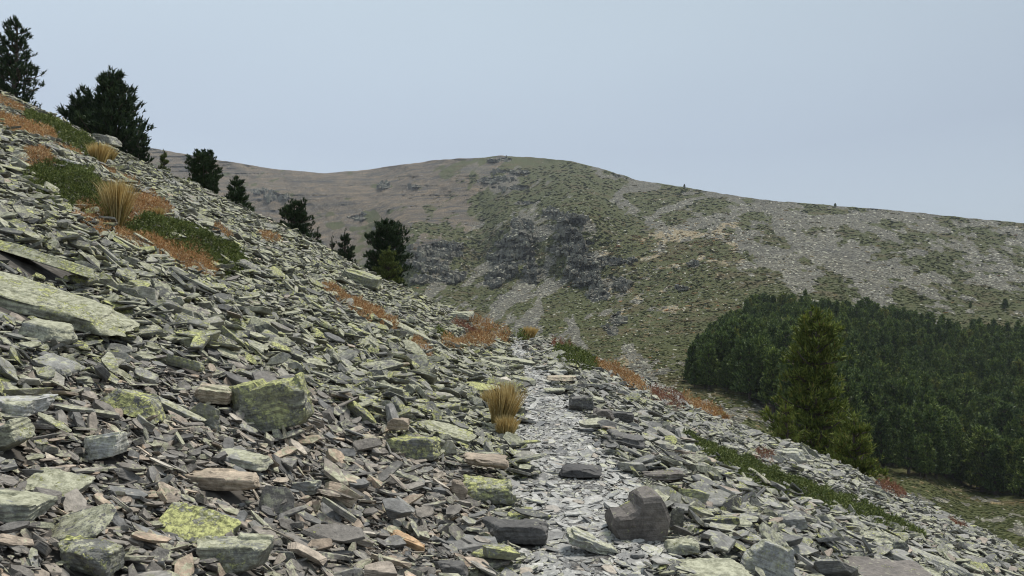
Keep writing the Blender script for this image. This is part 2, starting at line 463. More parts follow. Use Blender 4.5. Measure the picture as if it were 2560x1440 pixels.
KINDS = ['slab'] * 16 + ['plank'] * 3 + ['block'] * 5
NVAR = len(KINDS)
VAR = {}
for mname, mat in (('scree', M_SCREE), ('brown', M_BROWN), ('path', M_PATH), ('right', M_RIGHT)):
    VAR[mname] = []
for i, k in enumerate(KINDS):
    bm = bisect_stone(100 + i, k)
    for mname, mat in (('scree', M_SCREE), ('brown', M_BROWN), ('path', M_PATH), ('right', M_RIGHT)):
        m_ = bpy.data.meshes.new('stone')
        bm.to_mesh(m_); m_.materials.append(mat)
        VAR[mname].append(m_)
    bm.free()
def var_collection(name, meshes):
    c = bpy.data.collections.new(name)
    for i, m_ in enumerate(meshes):
        o = bpy.data.objects.new('%s_source_%03d' % (name, i), m_)
        c.objects.link(o)
    return c
VC = {k: var_collection('stones_' + k, v) for k, v in VAR.items()}

def rot_from(n, phi):
    """euler angles of a frame whose z axis is n, spun by phi"""
    n = n / np.linalg.norm(n, axis=1, keepdims=True)
    ref = np.stack([np.cos(phi), np.sin(phi), np.zeros_like(phi)], -1)
    xax = ref - (ref * n).sum(1, keepdims=True) * n
    xax /= np.linalg.norm(xax, axis=1, keepdims=True)
    yax = np.cross(n, xax)
    R20 = xax[:, 2]; R21 = yax[:, 2]; R22 = n[:, 2]; R10 = xax[:, 1]; R00 = xax[:, 0]
    return np.stack([np.arctan2(R21, R22), -np.arcsin(np.clip(R20, -1, 1)), np.arctan2(R10, R00)], -1)

def scatter(name, pts, rot, scl, vi, coll, parent=None):
    """one object: instances of the sources in coll on the given points"""
    me = bpy.data.meshes.new(name)
    me.vertices.add(len(pts)); me.vertices.foreach_set('co', np.ascontiguousarray(pts, np.float32).ravel())
    for nm, vals in (('rot', rot), ('scl', scl)):
        a = me.attributes.new(nm, 'FLOAT_VECTOR', 'POINT'); a.data.foreach_set('vector', np.ascontiguousarray(vals, np.float32).ravel())
    a = me.attributes.new('vi', 'INT', 'POINT'); a.data.foreach_set('value', np.ascontiguousarray(vi, np.int32))
    o = link(name, me, parent)
    ng = bpy.data.node_groups.new(name, 'GeometryNodeTree')
    ng.interface.new_socket('Geometry', in_out='INPUT', socket_type='NodeSocketGeometry')
    ng.interface.new_socket('Geometry', in_out='OUTPUT', socket_type='NodeSocketGeometry')
    N = ng.nodes
    gi, go = N.new('NodeGroupInput'), N.new('NodeGroupOutput')
    ci = N.new('GeometryNodeCollectionInfo'); ci.inputs['Collection'].default_value = coll
    ci.inputs['Separate Children'].default_value = True; ci.inputs['Reset Children'].default_value = True
    iop = N.new('GeometryNodeInstanceOnPoints'); iop.inputs['Pick Instance'].default_value = True
    def na(n, t):
        a = N.new('GeometryNodeInputNamedAttribute'); a.data_type = t; a.inputs['Name'].default_value = n
        return a.outputs['Attribute']
    e2r = N.new('FunctionNodeEulerToRotation')
    L = ng.links
    L.new(na('rot', 'FLOAT_VECTOR'), e2r.inputs[0])
    L.new(gi.outputs[0], iop.inputs['Points']); L.new(ci.outputs[0], iop.inputs['Instance'])
    L.new(na('vi', 'INT'), iop.inputs['Instance Index'])
    L.new(e2r.outputs[0], iop.inputs['Rotation']); L.new(na('scl', 'FLOAT_VECTOR'), iop.inputs['Scale'])
    L.new(iop.outputs[0], go.inputs[0])
    md = o.modifiers.new('scatter', 'NODES'); md.node_group = ng
    return o

# ------------------------------------------------------------------ landmark stones (each a thing)
def cube_dirs(n):
    a = np.tan(np.linspace(-math.pi / 4, math.pi / 4, n + 1))
    V, Fc, idx = [], [], {}
    for ax in range(3):
        for s in (-1, 1):
            ids = np.zeros((n + 1, n + 1), int)
            for i in range(n + 1):
                for j in range(n + 1):
                    c = [0, 0, 0]; c[ax] = s; c[(ax + 1) % 3] = a[i]; c[(ax + 2) % 3] = a[j]
                    key = tuple(round(q, 5) for q in c)
                    if key not in idx: idx[key] = len(V); V.append(c)
                    ids[i, j] = idx[key]
            for i in range(n):
                for j in range(n):
                    q = [ids[i, j], ids[i + 1, j], ids[i + 1, j + 1], ids[i, j + 1]]
                    Fc.append(q if s > 0 else q[::-1])
    return np.array(V, float), np.array(Fc)
CD_V, CD_F = cube_dirs(22)

def boulder_verts(seed, dims, sharp=22, cuts=7, strata=0.012, taper=0.0, lean=0.0, rough=0.075):
    r = np.random.default_rng(seed)
    N_, H_ = [], []
    for ax in range(3):
        for s in (-1, 1):
            n = r.normal(0, 0.13, 3); n[ax] += s; n /= np.linalg.norm(n)
            N_.append(n); H_.append(r.uniform(0.86, 1.0))
    for i in range(cuts):
        n = r.normal(0, 1, 3) * np.array([1, 1, 0.75]); n /= np.linalg.norm(n)
        N_.append(n); H_.append(r.uniform(0.98, 1.32))
    N_, H_ = np.array(N_), np.array(H_)
    d = CD_V / np.abs(CD_V).max(1, keepdims=True)       # box rather than ball: corners keep their vertices
    q = np.maximum(d @ N_.T, 0) / H_
    rad = (q ** sharp).sum(1) ** (-1 / sharp)
    P = d * rad[:, None]
    if taper: P[:, :2] *= (1 - taper * (P[:, 2:3] + 1) / 2)
    if lean: P[:, 0] += lean * P[:, 2]
    w = np.array(dims) / 2
    Q = P * w
    s = float(np.mean(dims)) * 0.5
    a = Q / s
    off = seed * 3.7
    n1 = fbm(a[:, 0] * 1.4 + off, a[:, 1] * 1.4, a[:, 2] * 1.4, 1, 4)
    n2 = fbm(a[:, 0] * 5 + off, a[:, 1] * 5, a[:, 2] * 5, 2, 3)
    Q = Q * (1 + rough * 1.6 * n1[:, None] + rough * 0.5 * n2[:, None])
    # cleavage ledges on the sides
    warp = 0.25 * vnoise(a[:, 0] * 1.3 + off, a[:, 1] * 1.3, 0, 4)
    lv = vnoise(a[:, 2] * 9 + warp * 9, off + 0.3 * np.round(a[:, 0] * 1.2), 0, 6)
    side = 1 - sstep(0.5, 0.95, np.abs(P[:, 2]))
    Q[:, :2] *= (1 + strata * 2.2 * (lv * side)[:, None])
    # a split leaf on the top
    Q[:, 2] += 0.05 * dims[2] * np.sign(vnoise(a[:, 0] * 0.9 + off, a[:, 1] * 0.9, 0, 8)) * sstep(0.2, 0.8, P[:, 2])
    return Q

HERO_FOOT = []      # (x, y, radius): kept clear of big loose stones
def boulder(u0, u1, vt, vb, mat, label, seed, cat='boulder', depth=0.75, roll=0.0, yaw=0.0, pitch=0.0, sink=0.12, kind='boulder', group=None, z_up=0.0, zr=None, **kw):
    """a stone that fills the pixel box (u0..u1, vt..vb) and rests on the hillside"""
    uc = (u0 + u1) / 2
    P = ground_hit(uc, vb - 0.10 * (vb - vt))
    y = P[1]
    wpx = (u1 - u0) / F * y
    hpx = (vb - vt) / F * y
    down = (EYE - P[2]) / y
    D = wpx * depth
    # the visible height is part top face (seen obliquely), part front face
    top_share = D * max(down, 0.0) * 0.8
    tilt_px = abs(math.tan(math.radians(roll))) * wpx * 0.7
    if zr is None: H = max(hpx - top_share - tilt_px, 0.14 * wpx, 0.28 * hpx)
    else: H = zr * wpx * (0.78 if cat == 'slab' else 1.0)
    yc = y + D * 0.42
    x = (uc - CX) / F * yc
    W = wpx * yc / y / max(math.cos(math.radians(roll)), 0.6)
    Q = boulder_verts(seed, (W, D, H * 1.15), **kw)
    me = np_mesh(kind, Q, CD_F, H_MAT[mat], False)
    o = link(kind, me)
    gz = float(ground_z(x, yc))
    o.location = (x, yc, gz + H * (0.5 - sink) + z_up + 0.03)
    o.rotation_euler = (math.radians(pitch), math.radians(roll), math.radians(yaw))
    tag(o, label, cat, group)
    HERO_FOOT.append((x, yc, max(W, D) * 0.5, H))
    return o

B = boulder
B(588, 782, 968, 1108, 'lichen', 'large squared boulder coated in yellow-green lichen, biggest left of the path', 1, roll=-12, depth=0.6, cuts=9, taper=0.10, zr=0.58, sharp=40)
B(240, 432, 962, 1072, 'lichen', 'ridge-backed dark boulder with bright yellow-green lichen along its sloping top', 2, roll=18, depth=0.7, taper=0.5)
B(205, 320, 1108, 1186, 'pale', 'whitish angular stone with cracked face and lichen at its lower corner', 3, cat='stone', roll=-8, kind='stone', taper=0.2)
B(48, 207, 1182, 1275, 'grey', 'broad grey slab spotted with lichen, yellow at its right corner, above the dark speckled slab', 4, cat='slab', kind='slab', zr=0.2, roll=10, pitch=10)
B(-60, 112, 1212, 1348, 'grey', 'thick grey-brown slab cut by the left edge of the view with cracked lichen face', 5, cat='slab', kind='slab', zr=0.32, roll=8)
B(95, 268, 1272, 1405, 'speckle', 'dark slate slab densely speckled with pale and yellow lichen, tilted towards the viewer', 6, cat='slab', kind='slab', zr=0.16, roll=-16, pitch=26)
B(398, 572, 1258, 1388, 'lichen', 'rounded flat slab with thick yellow lichen lying below the tan plank of stone', 7, cat='slab', kind='slab', zr=0.2, roll=20, pitch=22)
B(505, 668, 1372, 1470, 'lichen', 'squat block with pale front and yellow lichen along its top at the bottom edge', 8, zr=0.42)
B(160, 290, 1388, 1480, 'lichen', 'dark block with a yellow lichen crest, bottom edge below the speckled slab', 9, zr=0.4, roll=14, cat='stone', kind='stone')
B(455, 648, 1208, 1256, 'tan', 'long flat tan stone like a plank among brown chips', 10, cat='stone', kind='stone', zr=0.17, depth=0.35, roll=3)
B(-50, 66, 1048, 1165, 'lichen', 'lichen-green boulder cut off by the left edge of the view', 11, roll=-24, zr=0.5)
B(-30, 106, 1018, 1070, 'pale', 'pale flat-topped stone just above the green boulder at the left edge', 12, cat='stone', kind='stone', zr=0.28)
B(-150, 328, 672, 812, 'layered', 'huge layered slab with pale green lichen lying along the slope at the left edge, largest slab in view', 13, cat='slab', kind='slab', zr=0.09, roll=16, depth=0.36, pitch=12, strata=0.05)
B(-120, 232, 578, 672, 'lichen', 'long thin slab slanting down to the right above the huge layered slab', 14, cat='slab', kind='slab', zr=0.09, roll=17, depth=0.22, pitch=-10)
B(58, 184, 812, 882, 'grey', 'hunched grey stone with a shaded hollow beneath it, below the huge layered slab', 15, cat='stone', kind='stone', zr=0.34, roll=14)
B(92, 192, 886, 952, 'grey', 'slanting lichened slab left of the triangular green plate', 16, cat='slab', kind='slab', zr=0.2, roll=18, pitch=14)
B(392, 522, 890, 938, 'lichen', 'triangular dark green plate of slate standing on edge in the scree', 17, cat='slab', kind='slab', zr=0.22, roll=14, depth=0.25, taper=0.4)
B(488, 582, 962, 1036, 'tan', 'smooth pale tan stone just left of the largest lichened block', 18, cat='stone', kind='stone', zr=0.4, roll=10)
B(465, 556, 988, 1082, 'lichen', 'upright green slab leaning against the tan stone', 19, cat='slab', kind='slab', zr=0.7, roll=24, depth=0.3, taper=0.4)
B(352, 500, 968, 1052, 'grey', 'thin slab sliding down between the two lichened boulders', 20, cat='slab', kind='slab', zr=0.12, roll=26, depth=0.35)
B(582, 656, 698, 738, 'lichen', 'pale green flat slab just below the long green juniper mat', 21, cat='slab', kind='slab', zr=0.15, roll=20)
B(545, 668, 1128, 1198, 'grey', 'grey slab with lichened front edge lying right below the largest block', 22, cat='slab', kind='slab', zr=0.24, roll=10)
B(1150, 1276, 1206, 1272, 'lichen', 'rounded lichened stone at the left edge of the path, lower of a stacked pair', 28, cat='stone', kind='stone', zr=0.34)
B(1162, 1272, 1158, 1216, 'tan', 'layered yellowish slab stacked above the rounded lichened stone by the path', 29, cat='slab', kind='slab', zr=0.2, z_up=0.1, strata=0.08, roll=6)
B(1128, 1166, 1208, 1256, 'tan', 'small tan tile of stone propped upright left of the path', 30, cat='stone', kind='stone', zr=0.9, depth=0.3, roll=12)
B(1216, 1378, 1306, 1376, 'dark', 'dark oblong slab lying across the left edge of the path', 26, cat='slab', kind='slab', zr=0.3, depth=0.5, roll=4, cuts=3)
B(1422, 1540, 1318, 1398, 'pale', 'cream stone with fine parallel layers like split wood beside the brown block', 25, cat='stone', kind='stone', zr=0.24, roll=24, depth=0.4, strata=0.10)
B(1092, 1164, 1400, 1462, 'dark', 'dark squared stone at the bottom edge left of the path', 55, cat='stone', kind='stone', zr=0.4)
B(980, 1064, 1322, 1388, 'orange', 'sandy orange stone, the longest among the brown chips', 50, cat='stone', kind='stone', zr=0.2, roll=24, depth=0.4)
B(730, 798, 1208, 1258, 'grey', 'angular grey-green stone with flat top amid brown chips', 51, cat='stone', kind='stone', zr=0.4)
B(1054, 1182, 1052, 1112, 'lichen', 'lichened slab with yellow top left of the straw tussock', 47, cat='slab', kind='slab', zr=0.2, roll=14, pitch=8)
B(974, 1096, 1108, 1164, 'lichen', 'yellow-green block under a small tan stone left of the path', 48, cat='boulder', zr=0.36, roll=6)
B(974, 1022, 1088, 1122, 'tan', 'small rounded tan stone resting on the yellow-green block', 49, cat='stone', kind='stone', zr=0.55, z_up=0.10)
B(1420, 1486, 992, 1036, 'dark', 'dark grey squared stone standing alone on the right edge of the path', 31, cat='stone', kind='stone', zr=0.55)
B(1480, 1530, 1022, 1058, 'brown', 'brown stone touching the dark block on the right edge of the path', 32, cat='stone', kind='stone', zr=0.5)
B(1518, 1582, 1028, 1068, 'dark', 'low dark block, right-hand one of a touching pair beside the path', 33, cat='stone', kind='stone', zr=0.42, roll=6)
B(1514, 1612, 1082, 1134, 'dark', 'blackish ridged stone right of the path, below the pair of blocks', 34, cat='stone', kind='stone', zr=0.3, roll=10, strata=0.09)
B(1404, 1502, 1166, 1208, 'dark', 'flat dark grey stone set in the middle of the path', 35, cat='stone', kind='stone', zr=0.22, roll=4)
B(1600, 1704, 1178, 1212, 'brown', 'dark layered slab on the right side above the brown block', 36, cat='slab', kind='slab', zr=0.22, depth=0.45, strata=0.09)
B(1362, 1414, 962, 990, 'grey', 'lowest slab of the small stone pile on the right edge of the path', 37, cat='slab', kind='slab', zr=0.2, group='slabs of the small pile by the path')
B(1364, 1434, 946, 968, 'tan', 'middle tan slab of the small stone pile beside the path', 38, cat='slab', kind='slab', zr=0.16, z_up=0.07, group='slabs of the small pile by the path')
B(1368, 1420, 926, 948, 'pale', 'uppermost pale slab of the small stone pile beside the path', 39, cat='slab', kind='slab', zr=0.18, z_up=0.06, group='slabs of the small pile by the path')
B(1145, 1238, 942, 986, 'lichen', 'pale lemon slab lying flat above the straw tussock', 40, cat='slab', kind='slab', zr=0.12, roll=8, pitch=6)
B(1238, 1336, 878, 916, 'grey', 'long grey slab where the path bends near its crest', 41, cat='slab', kind='slab', zr=0.14, roll=8)
B(1196, 1268, 890, 930, 'grey', 'wedge of grey slate just left of the long slab near the path crest', 42, cat='slab', kind='slab', zr=0.24, roll=16)
B(976, 1074, 790, 846, 'grey', 'long dark-edged slab slanting down right of the narrow orange heath strip', 43, cat='slab', kind='slab', zr=0.16, roll=26, depth=0.4)
B(1062, 1112, 838, 868, 'lichen', 'pale green triangular slab at the lower end of the slanting slab', 44, cat='slab', kind='slab', zr=0.16, roll=20)
B(855, 952, 668, 728, 'lichen', 'pale yellow-green block high on the scree below the largest dark pine', 45, cat='boulder', zr=0.36, roll=18)
B(1128, 1182, 778, 808, 'grey', 'lichened block jutting out beside the orange heath near the skyline', 46, cat='stone', kind='stone', zr=0.38)
B(1866, 1978, 1358, 1470, 'pale', 'tall whitish pointed stone at the bottom edge right of the path', 60, cat='stone', kind='stone', zr=0.8, roll=22, taper=0.35)
B(1680, 1868, 1398, 1480, 'grey', 'flat bluish grey slab at the bottom edge left of the whitish stone', 61, cat='slab', kind='slab', zr=0.14, roll=-3)
B(2082, 2325, 1384, 1480, 'brown', 'broad dark grey slab with round pale lichen spots at the bottom edge', 62, cat='slab', kind='slab', zr=0.14, roll=6)
B(2252, 2430, 1356, 1430, 'grey', 'long grey slab tilted downhill above the broad dark slab', 63, cat='slab', kind='slab', zr=0.13, roll=20, depth=0.5)
B(2138, 2248, 1340, 1394, 'lichen', 'whitish boulder blotched with yellow lichen above the broad dark slab', 64, cat='boulder', zr=0.38)
B(1950, 2014, 1284, 1338, 'grey', 'angular grey block with a pointed lower corner below the juniper band', 65, cat='stone', kind='stone', zr=0.55, roll=-10)
B(2003, 2060, 1104, 1148, 'lichen', 'leaning yellow-green plate sticking up on the skyline in front of the olive pine', 66, cat='slab', kind='slab', zr=0.3, roll=36, depth=0.3)
B(1944, 2012, 1126, 1166, 'pale', 'pale grey boulder just left of the leaning yellow-green plate', 67, cat='boulder', zr=0.45)
B(1604, 1668, 950, 992, 'pale', 'pale cream slab among red heath right of the path crest', 68, cat='slab', kind='slab', zr=0.25, roll=28)
B(1708, 1745, 1112, 1142, 'pale', 'small whitish block at the upper end of the juniper band', 69, cat='stone', kind='stone', zr=0.6)
B(1668, 1752, 1358, 1400, 'grey', 'grey block with flat sides just right of the brown block', 70, cat='stone', kind='stone', zr=0.3)
B(138, 206, 384, 422, 'pale', 'flat pale grey slab between orange heath patches high on the slope', 71, cat='slab', kind='slab', zr=0.2, roll=12)
B(232, 292, 336, 368, 'grey', 'grey block on the skyline at the foot of the second pine', 72, cat='boulder', zr=0.4)
B(28, 62, 208, 238, 'lichen', 'pointed yellowish plate on the skyline under the topmost pine', 73, cat='slab', kind='slab', zr=0.35, roll=30, depth=0.3)
B(1668, 1712, 1250, 1345, 'dark', 'thin dark upright plate leaning behind the brown block', 74, cat='slab', kind='slab', zr=1.5, depth=0.5, roll=10, taper=0.3)

# the notched brown block: a low left shoulder and a taller right part, one fractured solid
def notched_block():
    P = ground_hit(1592, 1356); y = P[1] + 0.14
    k = y / F * 0.47
    out = [(0, 108), (20, 104), (66, 96), (120, 72), (134, 60), (140, 18), (158, 4), (226, 0), (252, 14), (284, 52), (294, 118), (290, 226), (262, 244), (150, 258), (84, 270), (30, 262), (6, 215), (-4, 150)]
    out = [((px - 150) * k, (262 - py) * k) for px, py in out]
    bm = bmesh.new()
    rings = []
    for yy, sc, dz in ((-0.36, 0.90, 0.0), (-0.30, 1.0, 0.0), (0.15, 0.98, 0.01), (0.42, 0.86, -0.02)):
        w_ = 290 * k
        rings.append([bm.verts.new((px * sc + 0.012 * math.sin(i * 2.3 + yy * 9), yy * w_ + (0.05 * w_ * (pz_ / (262 * k))), pz_ * sc + dz + 0.008 * math.cos(i * 1.7 + yy * 5))) for i, (px, pz_) in enumerate(out)])
    n = len(out)
    for r0, r1 in zip(rings[:-1], rings[1:]):
        for i in range(n): bm.faces.new((r0[i], r0[(i + 1) % n], r1[(i + 1) % n], r1[i]))
    bm.faces.new(rings[0][::-1]); bm.faces.new(rings[-1])
    bmesh.ops.triangulate(bm, faces=[f for f in bm.faces if len(f.verts) > 4])
    bmesh.ops.subdivide_edges(bm, edges=bm.edges[:], cuts=3, use_grid_fill=True)
    bmesh.ops.triangulate(bm, faces=bm.faces[:])
    bmesh.ops.recalc_face_normals(bm, faces=bm.faces[:])
    co = np.array([v.co[:] for v in bm.verts])
    nz = fbm(co[:, 0] * 9, co[:, 1] * 9, co[:, 2] * 9, 7, 4) * 0.006
    for v, d in zip(bm.verts, nz): v.co += v.normal * float(d)
    m_ = bpy.data.meshes.new('boulder'); bm.to_mesh(m_); bm.free(); m_.materials.append(H_MAT['brown'])
    o = link('boulder', m_)
    x = (1592 - CX) / F * y
    o.location = (x, y, float(ground_z(x, y)) - 0.03)
    o.rotation_euler = (math.radians(4), 0, math.radians(10))
    tag(o, 'notched dark brown block with a raised right part on the right side of the path', 'boulder')
    HERO_FOOT.append((x, y, 0.2, 0.3))
notched_block()

# ------------------------------------------------------------------ plant patches: footprints first (stones keep off them)
# distance of the smooth hillside for every direction, so that a patch can be laid on the ground where the photograph shows it
_hu = np.arange(-160, 2721, 8.0); _hy = np.linspace(1.6, 45, 900); _hv = np.arange(120, 1560, 4.0)
_tab = np.zeros((len(_hu), len(_hv)))
for i_, u_ in enumerate(_hu):
    t_ = (u_ - CX) / F
    row = CY - F * (ground_z(t_ * _hy, _hy, False) - EYE) / _hy
    run = np.minimum.accumulate(row)
    _tab[i_] = np.interp(-_hv, -run, _hy)
    m_ = _hv < run[-1]; _tab[i_][m_] = edge_y(t_)
def hill_y(u, v):
    i = np.clip((u - _hu[0]) / 8.0, 0, len(_hu) - 1.001); j = np.clip((v - _hv[0]) / 4.0, 0, len(_hv) - 1.001)
    i0, j0 = i.astype(int), j.astype(int); fi, fj = i - i0, j - j0
    y = (_tab[i0, j0] * (1 - fj) + _tab[i0, j0 + 1] * fj) * (1 - fi) + (_tab[i0 + 1, j0] * (1 - fj) + _tab[i0 + 1, j0 + 1] * fj) * fi
    return np.minimum(y, edge_y((u - CX) / F) + 0.6)
def in_patch(u, v, S):
    """signed depth inside a patch: >0 inside, 1 on its spine"""
    dd = np.full(len(u), -9.0)
    for (a0, b0, w0), (a1, b1, w1) in zip(S[:-1], S[1:]):
        L2 = (a1 - a0) ** 2 + (b1 - b0) ** 2
        t = np.clip(((u - a0) * (a1 - a0) + (v - b0) * (b1 - b0)) / L2, 0, 1)
        dd = np.maximum(dd, 1 - np.hypot(u - a0 - t * (a1 - a0), v - b0 - t * (b1 - b0)) / (w0 + t * (w1 - w0)))
    return dd
PATCH_SPEC = [
    # kind, label, spine
    ('juniper', 'large dark green juniper mat high on the left slope below the flat pale slab', [(70, 452, 20), (140, 468, 38), (205, 482, 46), (265, 512, 34)]),
    ('juniper', 'narrow green juniper strip between two dry orange patches at the upper left', [(70, 305, 10), (130, 330, 16), (190, 360, 20), (240, 392, 16)]),
    ('juniper', 'long green juniper mat trailing downhill behind the orange heath cushion', [(330, 572, 18), (430, 592, 24), (510, 625, 28), (575, 662, 26), (618, 688, 13)]),
    ('juniper', 'dark green juniper hugging the skyline below the second pine', [(365, 400, 7), (420, 428, 9), (480, 460, 8)]),
    ('juniper', 'rounded green juniper cushion where the path meets the skyline', [(1235, 818, 14), (1275, 828, 20), (1312, 840, 14)]),
    ('juniper', 'short green juniper mat right of the path crest', [(1395, 892, 14), (1440, 908, 20), (1485, 928, 12)]),
    ('juniper', 'very long green juniper band running down the slope right of the path', [(1715, 1102, 18), (1800, 1150, 30), (1900, 1200, 32), (2000, 1235, 30), (2100, 1268, 26), (2200, 1305, 20), (2300, 1345, 12)]),
    ('juniper', 'small green shrub beside the red twiggy patch near the skyline', [(1095, 838, 9), (1122, 850, 9)]),
    ('heath', 'orange heath strip at the left edge just under the topmost pine', [(-30, 262, 6), (20, 275, 6), (58, 290, 5)]),
    ('heath', 'broad faded orange heath at the left edge above the flat pale slab', [(-20, 312, 14), (40, 330, 20), (100, 348, 16), (135, 352, 8)]),
    ('heath', 'small pinkish dry patch just above the flat pale slab', [(140, 375, 6), (175, 385, 8), (200, 398, 5)]),
    ('heath', 'orange heath clump at the upper left corner of the large juniper mat', [(65, 410, 16), (100, 420, 22), (130, 430, 14)]),
    ('heath', 'slim orange heath patch right of the large juniper mat', [(262, 435, 6), (300, 450, 9), (340, 472, 7)]),
    ('heath', 'orange and blond heath around the tall straw tussock on the left slope', [(200, 520, 22), (260, 548, 34), (330, 535, 30), (385, 535, 26), (420, 552, 12)]),
    ('heath', 'dark russet heath at the tail of the straw tussock', [(300, 590, 18), (350, 606, 22), (395, 612, 18)]),
    ('heath', 'thick bright orange heath cushion below the long juniper mat', [(395, 630, 22), (450, 645, 32), (500, 662, 30), (532, 682, 14)]),
    ('heath', 'tiny orange tuft above the right end of the long juniper mat', [(540, 592, 7), (575, 606, 6)]),
    ('heath', 'faint orange tuft in the scree left of the rounded dark pine', [(655, 600, 9), (695, 614, 8)]),
    ('heath', 'narrow orange heath strip slanting through the middle of the scree', [(812, 736, 9), (870, 768, 17), (930, 798, 19), (988, 828, 10)]),
    ('heath', 'small round orange tuft between the slanting slab and the path', [(1040, 866, 15), (1068, 880, 14)]),
    ('heath', 'orange heath cushion on the skyline left of the green juniper cushion', [(1182, 802, 16), (1220, 824, 24), (1262, 846, 17)]),
    ('heath', 'orange-brown heath pair just above the end slabs of the path', [(1115, 862, 13), (1150, 872, 17), (1190, 862, 22), (1218, 868, 16)]),
    ('heath', 'long orange heath strip on the right slope below the short juniper mat', [(1492, 926, 10), (1540, 945, 15), (1590, 972, 14), (1612, 985, 8)]),
    ('heath', 'orange heath mound on the right skyline before the forest edge', [(1712, 1010, 9), (1750, 1030, 10), (1815, 1052, 10)]),
    ('red', 'dark red heath patch between the cream slab and the orange mound', [(1635, 1000, 12), (1670, 1015, 14), (1705, 1025, 10)]),
    ('red', 'reddish twiggy mat beside the path crest, right of the bend', [(1385, 868, 6), (1430, 880, 6), (1470, 892, 5)]),
    ('red', 'reddish dead twigs among stones left of the orange skyline cushion', [(1140, 818, 8), (1170, 835, 9), (1200, 850, 8)]),
    ('red', 'small dark red tuft on the right slope above the juniper band', [(1892, 1148, 8), (1928, 1158, 7)]),
    ('red', 'red-brown twigs on the lower right skyline by the meadow', [(2195, 1225, 7), (2235, 1240, 9), (2262, 1252, 6)]),
    ('red', 'faint red patch on the skyline near the lower right edge', [(2370, 1320, 6), (2410, 1338, 6)]),
]

# ------------------------------------------------------------------ loose stones
def sample_wedge(n, y0, y1, t0=-0.80, t1=0.80):
    y = np.sqrt(RNG.uniform(y0 * y0, y1 * y1, n)); t = RNG.uniform(t0, t1, n)
    return t * y, y
def area(y0, y1, t0=-0.80, t1=0.80): return 0.5 * (y1 * y1 - y0 * y0) * (t1 - t0)

def brown_zone(x, y):
    """the hollow of brown chips left of the near path"""
    c = x - path_x(y)
    n = 0.35 * fbm(x / 1.1, y / 1.1, 0, 41, 3)
    return sstep(-2.9, -1.9, c + n * 2) * (1 - sstep(-0.65, -0.35, c + n * 0.3)) * (1 - sstep(5.2, 7.6, y + n * 3))
def path_zone(x, y):
    c = x - path_x(y) - 0.12
    n = 0.30 * fbm(x / 0.7, y / 0.7, 0, 43, 3)
    w = (0.36 + 0.16 * (1 - sstep(4.0, 8.0, y)) * (c > 0)) * (1 - 0.35 * sstep(10, 15, y))
    return 1 - sstep(w - 0.16, w + 0.22, np.abs(c) + n)

STONES = []     # x, y, size, zone, min-visible
# size range (m), density per m2 on slope / brown hollow / path, depth limit, lift
LAYERS = [
    (0.020, 0.045, (420, 1500, 1400), 9.5),
    (0.045, 0.085, (460, 760, 560), 22.0),
    (0.085, 0.150, (210, 150, 130), 40.0),
    (0.150, 0.250, (56, 18, 8), 40.0),
    (0.250, 0.380, (5.2, 1.2, 0.12), 40.0),
    (0.370, 0.540, (0.5, 0.05, 0.0), 40.0),
]
HF = np.array([(h[0], h[1], h[2], h[3]) for h in HERO_FOOT])
acc = {k: [] for k in ('scree', 'brown', 'path', 'right')}
for li, (s0, s1, dn, ymax) in enumerate(LAYERS):
    for (y0, y1) in ((1.7, 6), (6, 12), (12, 20), (20, 40)):
        if y0 >= ymax: continue
        y1 = min(y1, ymax)
        dmax = max(dn)
        n = int(area(y0, y1) * dmax)
        x, y = sample_wedge(n, y0, y1)
        keep = y < edge_y(x / np.maximum(y, 6)) + 3.5
        x, y = x[keep], y[keep]
        pz, bz = path_zone(x, y), brown_zone(x, y)
        d = dn[0] * (1 - pz) * (1 - bz) + dn[1] * bz * (1 - pz) + dn[2] * pz
        # slopes have coarser and finer stripes
        stripe = 0.75 + 0.55 * fbm(x / 1.8 + 7, y / 2.6, 0, 51, 3)
        if li >= 3: d = d * np.clip(stripe * 1.15, 0.3, 1.6)
        keep = RNG.uniform(0, 1, len(x)) < d / dmax
        x, y, pz, bz = x[keep], y[keep], pz[keep], bz[keep]
        s = s0 * (s1 / s0) ** RNG.uniform(0, 1, len(x)) ** 1.2
        # clear of plants and of landmark stones
        ok = np.ones(len(x), bool)
        for hx, hy, hr, hh in HF:
            ok &= np.hypot(x - hx, (y - hy)) > (hr * 0.55 + s * 0.55)
            ok &= ~((np.abs(x - hx) < hr + s * 0.35) & (y < hy) & (y > hy - hr - s * 1.6) & (s > max(hh * 0.55, 0.13)))
        if s0 > 0.08:
            su = CX + F * x / y; sv = CY - F * (ground_z(x, y) - EYE) / y
            for kind_, lab_, sp_ in PATCH_SPEC:
                ok &= in_patch(su, sv + 10 * s / 0.2, sp_) < (0.0 if s0 > 0.14 else 0.25) + 0.5 * RNG.uniform(0, 1, len(x)) ** 6
        x, y, s, pz, bz = x[ok], y[ok], s[ok], pz[ok], bz[ok]
        c = x - path_x(y)
        lab = np.where(pz > 0.5, 2, np.where(bz > RNG.uniform(0.1, 0.9, len(x)), 1, np.where((c > 0.3), 3, 0)))
        # stray brown stones anywhere, and grey ones in the hollow
        sw = RNG.uniform(0, 1, len(x))
        lab = np.where((lab == 0) & (sw < 0.045), 1, lab)
        lab = np.where((lab == 3) & (sw < 0.30), 0, lab)
        lab = np.where((lab == 0) & (s < 0.09) & (sw > 0.72), 3, lab)
        for i, k in enumerate(('scree', 'brown', 'path', 'right')):
            q = lab == i
            acc[k].append(np.stack([x[q], y[q], s[q], pz[q]], -1))

